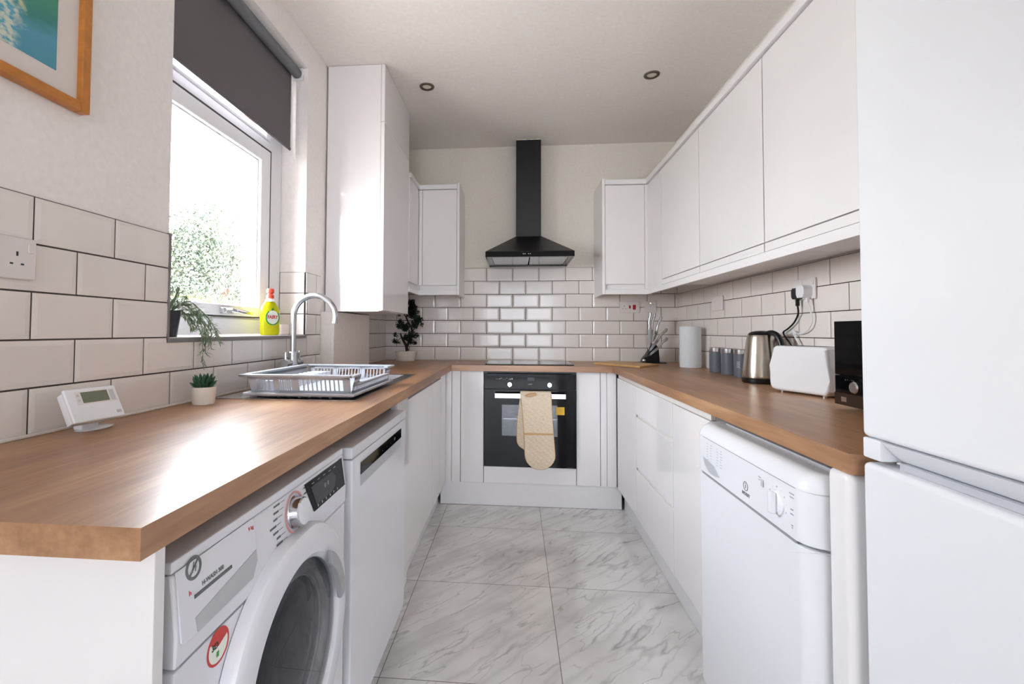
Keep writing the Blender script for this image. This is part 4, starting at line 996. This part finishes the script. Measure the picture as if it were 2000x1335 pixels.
# toaster
a_ = math.radians(21); td = Vector((math.sin(a_), -math.cos(a_), 0)); tn = Vector((math.cos(a_), math.sin(a_), 0))
TP = Vector((2.012, -1.715, ZW)); TL, TD = .240, .130
t = thing('toaster', 'white two slice toaster beside the kettle', 'toaster', tuple(TP + td * TL / 2 + tn * TD / 2))
Mx = frame(TP, td, (0, 0, 1))     # local: a along length, b up, c = outwards (towards the aisle)
q = MB(Mx); prof = [(.012, .012), (.030, .007), (TL - .020, .007), (TL - .004, .022), (TL - .002, .06), (TL - .010, .168), (TL - .022, .176), (.030, .176), (.018, .168), (.006, .10), (.001, .045), (.004, .024)]
q.rprism(prof, -TD, 0, .012, 4); bd = q.build('body', 'appl', t)
q = MB(Mx)
for c in (-.055, -.092): q.box(.045, TL - .045, .1755, .1768, c, c + .022)
plabel(q.build('slots', 'gap', bd, smooth=None), 'dark bread slots')
for a, c in ((.045, -.02), (TL - .035, -.02), (.045, -TD + .02), (TL - .035, -TD + .02)):
    q = MB(Mx @ Matrix.Translation((a, .0005, c)) @ Matrix.Rotation(-PI / 2, 4, 'X')); q.cyl((0, 0, 0), .007, .008, 14); plabel(q.build('foot', 'chrome', t), 'small chrome foot')
q = MB(Mx); q.rbox(-.008, .004, .060, .072, -.085, -.060, .003, 2); q.build('lever', 'appl_grey', t); 
q = MB(Mx @ Matrix.Translation((.004, .072, -.030)) @ Matrix.Rotation(-PI / 2, 4, 'Y')); q.cyl((0, 0, 0), .007, .010, 16); plabel(q.build('dial', 'chrome', t), 'small chrome dial')
# microwave
MX, MY0, MY1, MZ0, MZ1 = 1.992, -2.60, -2.128, ZW + .014, 1.190
t = thing('microwave', 'microwave with mirrored black front and steel dial half hidden by the fridge', 'microwave', (2.11, -2.36, ZW))
q = MB(); q.rbox(MX + .012, XR - .012, MY0, MY1, MZ0, MZ1, .003, 2)
for fx, fy in ((2.05, -2.18), (2.20, -2.18), (2.05, -2.56), (2.20, -2.56)): q.cyl((fx, fy, ZW + .0005), .010, .015, 12)
q.build('body', 'black_metal', t)
q = MB(); q.rbox(MX, MX + .0115, MY0, MY1, MZ0 + .088, MZ1, .002, 2); q.build('door', 'black_gloss', t)
q = MB(); q.rbox(MX, MX + .0115, MY0, MY1, MZ0, MZ0 + .087, .002, 2); cp = q.build('control_panel', 'black_gloss', t)
q = MB(); q.box(MX - .0012, MX, MY0, MY1, MZ0 + .001, MZ0 + .036); plabel(q.build('reflection_strip', simple('painted worktop reflection', (82, 72, 64), .12, .8), cp, smooth=None), 'lower strip painted with the brown worktop reflection')  # brown of the worktop's reflection put into the strip's colour
q = MB(frame((MX, -2.222, MZ0 + .058), R__, (0, 0, 1))); q.lathe([(.017, 0), (.017, .010), (.014, .014), (0, .014)], seg=28); plabel(q.build('dial', 'steel', cp), 'round steel dial')
q = MB(frame((MX - .0013, -2.168, MZ0 + .018), R__, (0, 0, 1))); q.rbox(-.011, .011, -.007, .007, 0, .0008, .0003, 1); plabel(q.build('badge', 'steel', cp), 'small rectangular metal badge')
q = MB(frame((MX - .0002, -2.19, MZ0 + .076), R__, (0, 0, 1))); q.text('o  +  -  = o', .008, 0, 0, 0); q.build('printed_symbols', 'ink', cp)

# ------------------------------------------------------------------ fridge freezer
t = thing('fridge_freezer', 'tall white fridge freezer on the right in the foreground', 'fridge', (1.97, -3.02, 0))
FXX, FY0, FY1 = 1.668, -3.305, -2.705
q = MB(); q.rbox(FXX + .058, XR - .012, FY0, FY1, .02, 1.85, .004, 2)
for a, c in ((1.76, -2.75), (1.76, -3.26), (2.18, -2.75), (2.18, -3.26)): q.cyl((a, c, .0), .018, .021, 14)
q.build('body', 'appl', t)
q = MB(); q.rbox(FXX, FXX + .055, FY0, FY1, .968, 1.85, .010, 4); ud = q.build('upper_door', 'appl', t)
# handle lip: chamfered recess along the bottom of the upper door
q = MB(frame((0, FY1, 0), (1, 0, 0), (0, 0, 1)))
q.rbox(FXX + .001, FXX + .053, .930, .967, 0.001, .043, .004, 2)
q.prism([(FXX + .001, .966), (FXX + .030, .935), (FXX + .053, .935), (FXX + .053, .966)], .044, -FY0 + FY1 - .002)
q.build('handle_lip', 'appl', ud)
q = MB(); q.rbox(FXX, FXX + .055, FY0, FY1, .05, .922, .010, 4); ld = q.build('lower_door', 'appl', t)
q = MB(); q.box(FXX + .020, FXX + .056, FY0 + .004, FY1 - .06, .9225, .9335); plabel(q.build('grip_recess', 'appl_grey', ld), 'grey recessed grip')

# ------------------------------------------------------------------ washing machine
t = thing('washing_machine', 'white front loading washing machine under the left worktop', 'washing machine', (.32, -2.755, 0))
WX, WA, WB, WT = .600, -3.056, -2.456, .856
q = MB(); q.rbox(.05, .575, WA, WB, .018, WT - .018, .004, 2); q.rbox(.05, .592, WA, WB, WT - .017, WT, .004, 2)
for a, c in ((.10, -3.0), (.10, -2.51), (.53, -3.0), (.53, -2.51)): q.cyl((a, c, 0), .02, .02, 14)
q.build('body', 'appl_cool', t)
FR = frame((WX, -2.755, 0), L_, (0, 0, 1))            # local a=+y, b=z, c=out
q = MB(FR); q.rbox(-.3, .3, .03, .716, -.024, -.002, .004, 2); fp = q.build('front_panel', 'appl_cool', t)
q = MB(FR); # fascia, leaning back at the top
q.M = frame((WX - .020, WA, 0), (1, 0, 0), (0, 0, 1)); q.prism([(.0, .720), (.020, .720), (.0205, .760), (.012, .838), (.0, .838)], 0, -.6)
fa = q.build('fascia', 'appl_cool', t, bevel=.003)
def FP(a, b, off=.0006):     # frame lying on the leaning fascia
    sl = Vector((-.0085, 0, .078)).normalized(); o = Vector((WX + .0005, -2.755 + a, .760)) + sl * (b - .760)
    m_ = frame(o, L_, sl); return m_ @ Matrix.Translation((0, 0, off))
q = MB(FP(.176, .800)); q.prism([(-.100, .034), (.106, .034), (.112, -.034), (-.066, -.034)], 0, .0015); dp = plabel(q.build('display', 'black_gloss', fa, smooth=None), 'black glass display with small symbols')
q = MB(FP(.176, .800, .0022)); q.prism([(-.074, .020), (.040, .020), (.062, .004), (.052, -.016), (.03, -.024), (-.054, -.024)], 0, .0004); q.build('painted_reflection', 'dark_grey', dp, smooth=None)  # reflection on the display glass drawn as a dark grey shape
q = MB(FP(.176, .800, .0026))
for i in range(6): q.lathe([(0, 0), (.0028, 0), (.0028, .0003), (0, .0003)], (-.048 + i * .022, -.027, 0), 10)
q.text('8 : 8', .014, .005, .002, 0)
for i in range(5): q.box(-.07 + i * .03, -.058 + i * .03, .0255, .0268, 0, .0003)
q.build('symbols', 'ink_soft', dp)
q = MB(FP(.028, .797)); q.lathe([(.036, 0), (.0395, 0), (.0395, .001), (.036, .001), (.036, 0)], seg=48, cap=False); plabel(q.build('dial_ring', 'pink', fa), 'pale red dial ring')
q = MB(FP(.028, .797)); q.lathe([(.031, 0), (.029, .003), (.0275, .018), (.0255, .020), (0, .020)], seg=48); kb = plabel(q.build('dial', 'chrome', fa), 'chrome programme dial')
q = MB(FP(.028, .797)); q.lathe([(.0250, .0201), (.0250, .0212), (.023, .022), (0, .022)], seg=40); kf = q.build('dial_cap', 'appl_cool', kb)
q = MB()
for i, s_ in enumerate('abcdefg'):
    q.M = FP(-.014 - .006 * (3 - abs(i - 3)), .833 - i * .0115); q.box(-.034 + .004 * (i % 3), -.012, -.0018, .0018, 0, .0003); q.box(-.009, .006, -.0004, .0004, 0, .0003)
for i, s_ in enumerate('abcdef'):
    q.M = FP(.072, .828 - i * .0115); q.box(0, .010 + .003 * (i % 2), -.0015, .0015, 0, .0003); q.box(-.006, -.002, -.0003, .0003, 0, .0003)
q.build('programme_marks', 'ink', fa)
# detergent drawer
q = MB(FR); q.M = FP(-.185, .785, .0); q.prism([(-.110, .056), (.020, .056), (.068, .056), (.074, .050), (.074, -.028), (.06, -.040), (-.104, -.040), (-.110, -.034)], .0, .0022); dd = q.build('detergent_drawer', 'appl_cool', fa, bevel=.001)
q = MB(FP(-.185, .785, .0024)); q.prism([(-.082, -.018), (.070, .004), (.070, -.014), (.055, -.036), (-.080, -.038)], 0, .0008); q.build('drawer_grip', 'appl_grey', dd, bevel=.0003)
q = MB(FP(-.263, .832, .0026)); q.lathe([(.0115, 0), (.0155, 0), (.0155, .0006), (.0115, .0006), (.0115, 0)], seg=40, cap=False); q.text('h', .020, 0, 0, 0, shear=.3); q.tube([(-.009, -.008, .0003), (.009, .008, .0003)], .0012, 6); lg = plabel(q.build('round_logo', 'ink', dd), 'round grey logo')
q = MB(FP(-.225, .795, .0026)); q.box(-.041, .043, -.0035, .0015, 0, .0005); q.text('H-WASH 300', .0085, 0, .008, 0, bold=.0002); q.build('model_strip', 'ink', dd)
q = MB(FP(-.225, .795, .0026)); q.text('h', .010, -.048, .008, 0); q.M = FP(-.125, .828, .0026); q.text('9 kg', .009, 0, 0, 0); q.build('red_print', 'red', dd)
# door
DC = (.0, .530); Md = FR @ Matrix.Translation((DC[0] + .008, DC[1], -.002))
def sq(r, flat):      # outline of the white door ring, clipped flat at the top by the fascia
    out = []
    for i in range(72):
        a = 2 * PI * i / 72; x, y = r * math.cos(a), r * math.sin(a)
        k = r / ((abs(x) ** 2.1 + abs(y) ** 2.1) ** (1 / 2.1)) if y > 0 else 1
        out.append((x * k, min(y * k, flat)))
    return out
q = MB(Md)
o1 = sq(.237, .232); o2 = sq(.234, .229); o3 = sq(.220, .216); inn = [(.182 * math.cos(2 * PI * i / 72), .182 * math.sin(2 * PI * i / 72)) for i in range(72)]
inn2 = [(.172 * math.cos(2 * PI * i / 72), .172 * math.sin(2 * PI * i / 72)) for i in range(72)]
lv = [(o1, .001), (o1, .017), (o2, .024), (o3, .031), (inn, .030), (inn2, .020), (inn2, .002)]
rings = [[q.v((x, y, c)) for x, y in pts] for pts, c in lv]
for A, B in zip(rings, rings[1:]):
    for i in range(72): q.f([A[i], A[(i + 1) % 72], B[(i + 1) % 72], B[i]])
door = q.build('door', 'appl_cool', t)
q = MB(Md); q.lathe([(.1715, .021), (.160, .026), (.12, .030), (0, .032)], seg=64, cap=False); plabel(q.build('glass_cover', 'smoke_glass', door), 'smoked glass porthole')
q = MB(Md); q.lathe([(.171, .014), (.150, .012), (.146, .004), (.140, .004), (.138, .001)], seg=64, cap=False); plabel(q.build('inner_ring', 'steel', door), 'grey inner bezel')
q = MB(Md); q.lathe([(.1365, .0012), (.120, .006), (.075, .010), (.060, .014), (0, .016)], seg=64, cap=False); plabel(q.build('porthole_bowl', simple('dark tinted bowl glass', (40, 44, 50), .05, 0, coat=.5), door), 'dark glass bowl')
q = MB(Md)
q.M = Md @ Matrix.Translation((0, 0, 0))
hp = []
for i in range(10):
    a = math.radians(8 + 50 * i / 9); hp.append((.186 * math.cos(a), .186 * math.sin(a)))
for i in range(10):
    a = math.radians(50 - 42 * i / 9); hp.append((.162 * math.cos(a), .162 * math.sin(a)))
q.rprism(hp, .033, .045, .003, 2); plabel(q.build('handle', simple('mid grey handle', (166, 167, 171), .35), door), 'grey curved door handle')
q = MB(FR); q.lathe([(0, 0), (.0075, 0), (.0075, .0008), (0, .0008)], (.227, .601, -.0018), 20); q.M = FR; rd = q.build('red_dot', 'red', fp); plabel(rd, 'small red round sticker')
q = MB(FR @ Matrix.Translation((-.210, .692, -.0018))); q.lathe([(.022, 0), (.0255, 0), (.0255, .0006), (.022, .0006), (.022, 0)], seg=44, cap=False); q.lathe([(.022, 0), (.022, .0005), (0, .0005), (0, 0)], seg=30, a0=.35, a1=2.6); sk = plabel(q.build('sticker_border', 'red', fp), 'red bordered round sticker')
q = MB(FR @ Matrix.Translation((-.210, .692, -.0017))); q.lathe([(.0219, 0), (.0219, .0003), (0, .0003)], seg=40); q.build('sticker_paper', 'label_white', sk)
q = MB(FR @ Matrix.Translation((-.210, .692, -.0012))); q.rbox(-.004, .001, -.014, -.006, 0, .0004, .0001, 1); q.build('sticker_green_mark', 'green_mark', sk)
q = MB(FR @ Matrix.Translation((-.210, .692, -.0011))); q.text('3D', .012, -.008, .004, 0, bold=.0004); q.build('sticker_lettering', 'gap', sk)
q = MB(FR @ Matrix.Translation((-.29, .718, -.0016))); q.box(0, .135, 0, .0008, 0, .0006); q.build('seam', 'seam', fp)

# ------------------------------------------------------------------ dishwasher
t = thing('dishwasher', 'white dishwasher between the washing machine and the sink cabinet', 'dishwasher', (.32, -2.12, 0))
DXF, DA, DB = .606, -2.425, -1.832
q = MB(); q.rbox(.05, .560, DA, DB, .02, .842, .003, 2)
for a, c in ((.10, -2.38), (.10, -1.88), (.50, -2.38), (.50, -1.88)): q.cyl((a, c, 0), .02, .021, 14)
q.build('body', 'appl_cool', t)
q = MB(); q.rbox(.05, DXF, DA - .002, DB + .002, .818, .848, .003, 2); q.build('top_cover', 'appl_cool', t)
q = MB(); q.rbox(.561, DXF, DA, DB, .105, .8145, .005, 3); dd = q.build('door', 'appl_cool', t)
q = MB(); q.rbox(.520, .560, DA + .003, DB - .003, .002, .100, .002, 2); q.build('kick_panel', 'appl_cool', t)
Md = frame((DXF + .0003, 0, 0), L_, (0, 0, 1))
q = MB(Md); q.box(-2.360, -1.905, .759, .792, 0, .0012); cp = plabel(q.build('display_strip', 'black_gloss', dd, smooth=None), 'long black control display')
q = MB(Md); q.box(-2.360, -1.905, .728, .758, 0, .0008); plabel(q.build('grip_shade_strip', 'appl_grey', dd, smooth=None), 'grey strip painted as the shade of the grip')  # flat strip, shade of the grip put into its grey
q = MB(Md @ Matrix.Translation((0, 0, .0013)))
for i in range(7): q.text('o' if i % 2 else '=', .009, -2.30 + i * .05, .772, 0)
q.text('8:8', .014, -2.0, .775, 0); q.build('symbols', 'ink', cp)
# filler between dishwasher and cabinets
q = MB(); q.rbox(.545, .575, -1.828, -1.658, .10, ZTOP, .002, 2); q.rbox(.500, .545, -1.828, -1.66, .002, .10, .002, 1); tag(q.build('filler_panel', 'gloss'), 'white upright filler panel beside the dishwasher', 'panel')

# ------------------------------------------------------------------ tumble dryer
t = thing('tumble_dryer', 'white tumble dryer under the right worktop beside the end panel', 'tumble dryer', (1.94, -2.30, 0))
TX, TA, TB, TT = 1.630, -2.606, -2.000, .861
def rounded(x_front, r, ya, yb, xb):
    """plan outline with rounded front corners (x,y)"""
    out = [(xb, yb)]
    for i in range(9):
        a = PI / 2 * i / 8; out.append((x_front + r - r * math.sin(a), yb - r + r * math.cos(a)))
    for i in range(9):
        a = PI / 2 * i / 8; out.append((x_front + r - r * math.cos(a), ya + r - r * math.sin(a)))
    out.append((xb, ya)); return out
q = MB(); q.rprism([(1.675, TA), (2.22, TA), (2.22, TB), (1.675, TB)], .02, .80, .003, 1)
for a, c in ((1.72, -2.56), (1.72, -2.05), (2.18, -2.56), (2.18, -2.05)): q.cyl((a, c, 0), .02, .021, 14)
q.build('body', 'appl', t)
q = MB(); q.rprism(rounded(TX + .004, .042, TA, TB, 1.674), .05, .705, .004, 2); fp = q.build('front_panel', 'appl', t)
q = MB(); q.rprism(rounded(TX + .002, .044, TA, TB, 1.674), .712, .822, .002, 2); ct = q.build('control_panel', 'appl', t)
# domed lid
q = MB(); prof = [(0, .8225), (0, .826), (.004, .838), (.012, .850), (.024, .858), (.040, TT)]
rings = []
for off, z in prof: rings.append([q.v((x, y, z)) for x, y in rounded(TX + .002 + off, .044, TA + off * .15, TB - off * .15, 2.22)])
n = len(rings[0])
for A, B in zip(rings, rings[1:]):
    for i in range(n): q.f([A[i], A[(i + 1) % n], B[(i + 1) % n], B[i]])
q.f(rings[0][::-1]); q.f(rings[-1]); lid = q.build('lid', 'appl', t, smooth=50)
q = MB(); q.rbox(1.705, 2.15, -2.56, -2.06, TT + .0002, TT + .004, .001, 1); q.build('lid_inset', 'appl_grey', lid)
Mt = frame((TX + .0018, 0, 0), R__, (0, 0, 1))
q = MB(Mt); q.box(2.066, 2.560, .8215, .8228, -.001, .0006); q.box(2.06, 2.56, .7055, .712, -.004, .0003); plabel(q.build('seams', 'seam', ct, smooth=None), 'grey seam lines')
q = MB(Mt @ Matrix.Translation((2.491, .767, 0))); q.lathe([(.028, 0), (.027, .003), (.021, .005), (.020, .006), (0, .006)], seg=40); q.rbox(-.0075, .0075, -.024, .024, .005, .020, .0045, 3); q.build('knob', 'appl', ct)
q = MB(Mt @ Matrix.Translation((2.428, .790, 0))); q.rbox(-.005, .005, -.008, .008, 0, .003, .001, 1); q.build('switch', 'appl_grey', ct)
q = MB(Mt); # scooped filter handle
q.prism([(2.066, .758), (2.082, .735), (2.115, .720), (2.160, .722), (2.185, .728), (2.150, .750), (2.10, .757)], -.001, .0012); q.build('scoop', 'appl_grey', ct, bevel=.0005)
q = MB(Mt @ Matrix.Translation((2.342, .755, .0003))); q.lathe([(.0105, 0), (.0120, 0), (.0120, .0004), (.0105, .0004), (.0105, 0)], seg=36, cap=False); q.rbox(-.001, .001, -.006, .004, 0, .0004, .0001, 1); q.rbox(-.001, .001, .006, .008, 0, .0004, .0001, 1); q.text('INDESIT', .0115, .001, -.0205, 0, bold=.0002); plabel(q.build('logo', 'ink', ct), 'grey round logo above its lettering')
Mu = Mt @ Matrix.Translation((0, 0, .0003)); random.seed(4)
for cs in ((2.095, 2.120), (2.165, 2.190)):
    q = MB(Mu)
    for c in cs:
        for i in range(7): q.box(c, c + random.uniform(.006, .014), .806 - i * .008, .8075 - i * .008, 0, .0003)
    q.build('programme_list', 'ink_soft', ct)
q = MB(Mu); q.box(2.408, 2.420, .7995, .802, 0, .0003); q.box(2.408, 2.417, .793, .7952, 0, .0003); q.build('switch_marks', 'ink_soft', ct)
q = MB(Mu)
for i in range(9):
    a = math.radians(200 - 27 * i); q.text('-' if i % 2 else 'o', .008, 2.491 + .036 * math.cos(a), .767 + .036 * math.sin(a), 0)
q.build('dial_marks', 'ink_soft', ct)
for zs in ((.806, .009, .798, .007), (.772, .005, .762, .006), (.738, .003, .733, .002)):
    q = MB(Mu)
    for zz, ww in ((zs[0], zs[1]), (zs[2], zs[3])): q.box(2.548 - ww, 2.548 + ww, zz - .0014, zz + .0014, 0, .0003)
    q.build('button_marks', 'ink_soft', ct)

# ------------------------------------------------------------------ outside
struct(MB().box(-40, -.31, -30, 30, -.42, -.4).build('ground', 'garden', smooth=None))  # unseen ground, added pale to bounce daylight up to the ceiling
struct(MB().box(-6, 8, -30, YR - .25, -.42, -.1).build('ground', 'garden', smooth=None))  # same pale bounce ground outside the added rear door
def tree(name, label, base, H, blobs, mat, n, leaf, seed):
    random.seed(seed); t = thing(name, label, 'tree', base)
    q = MB(); bx, by, bz = base; q.tube([(bx, by, bz), (bx + .1, by, bz + H * .3), (bx, by + .1, bz + H * .6), (bx, by, bz + H * .85)], [.16, .12, .08, .03], 10)
    for (cx, cy, cz, r) in blobs: q.tube([(bx, by, bz + H * .25), ((bx + cx) / 2, (by + cy) / 2, (bz + H * .3 + cz) / 2), (cx, cy, cz)], [.06, .04, .015], 6)
    q.build('trunk', 'trunk', t)
    q = MB(); tot = sum(b[3] ** 2 for b in blobs)
    for (cx, cy, cz, r) in blobs:
        for i in range(int(n * r * r / tot)):
            v = Vector((random.gauss(0, 1), random.gauss(0, 1), random.gauss(0, 1))).normalized() * r * random.random() ** .45
            v *= 1 + .35 * noise.noise(v * 2 + Vector((cx, cy, cz)))
            q.leaf(Vector((cx, cy, cz)) + v, (random.uniform(-1, 1), random.uniform(-1, 1), random.uniform(-1, 1)), (random.uniform(-1, 1), 0, 1), leaf * random.uniform(.7, 1.3), leaf * .6, .2)
    q.build('foliage', mat, t, smooth=None)
tree('garden_tree', 'pale green garden tree outside the window', (-7.8, 5.2, -.4), 4.2, [(-7.6, 5.6, 2.4, 1.3), (-7.0, 6.6, 2.9, 1.3), (-6.6, 7.6, 3.3, 1.2), (-8.0, 4.4, 1.6, 1.1), (-8.6, 3.4, 1.4, 1.0), (-7.0, 6.2, 1.4, 1.4), (-6.4, 8.2, 1.8, 1.5)], 'tree_leaf', 30000, .10, 21)
tree('garden_shrub', 'autumn coloured shrub low outside the window', (-4.8, 2.2, -.4), 1.7, [(-5.2, 2.0, 1.0, .7), (-4.8, 2.9, 1.15, .7), (-4.4, 3.6, 1.1, .7), (-5.0, 1.2, .9, .6), (-4.1, 4.4, 1.0, .7)], 'shrub_leaf', 12000, .07, 22)
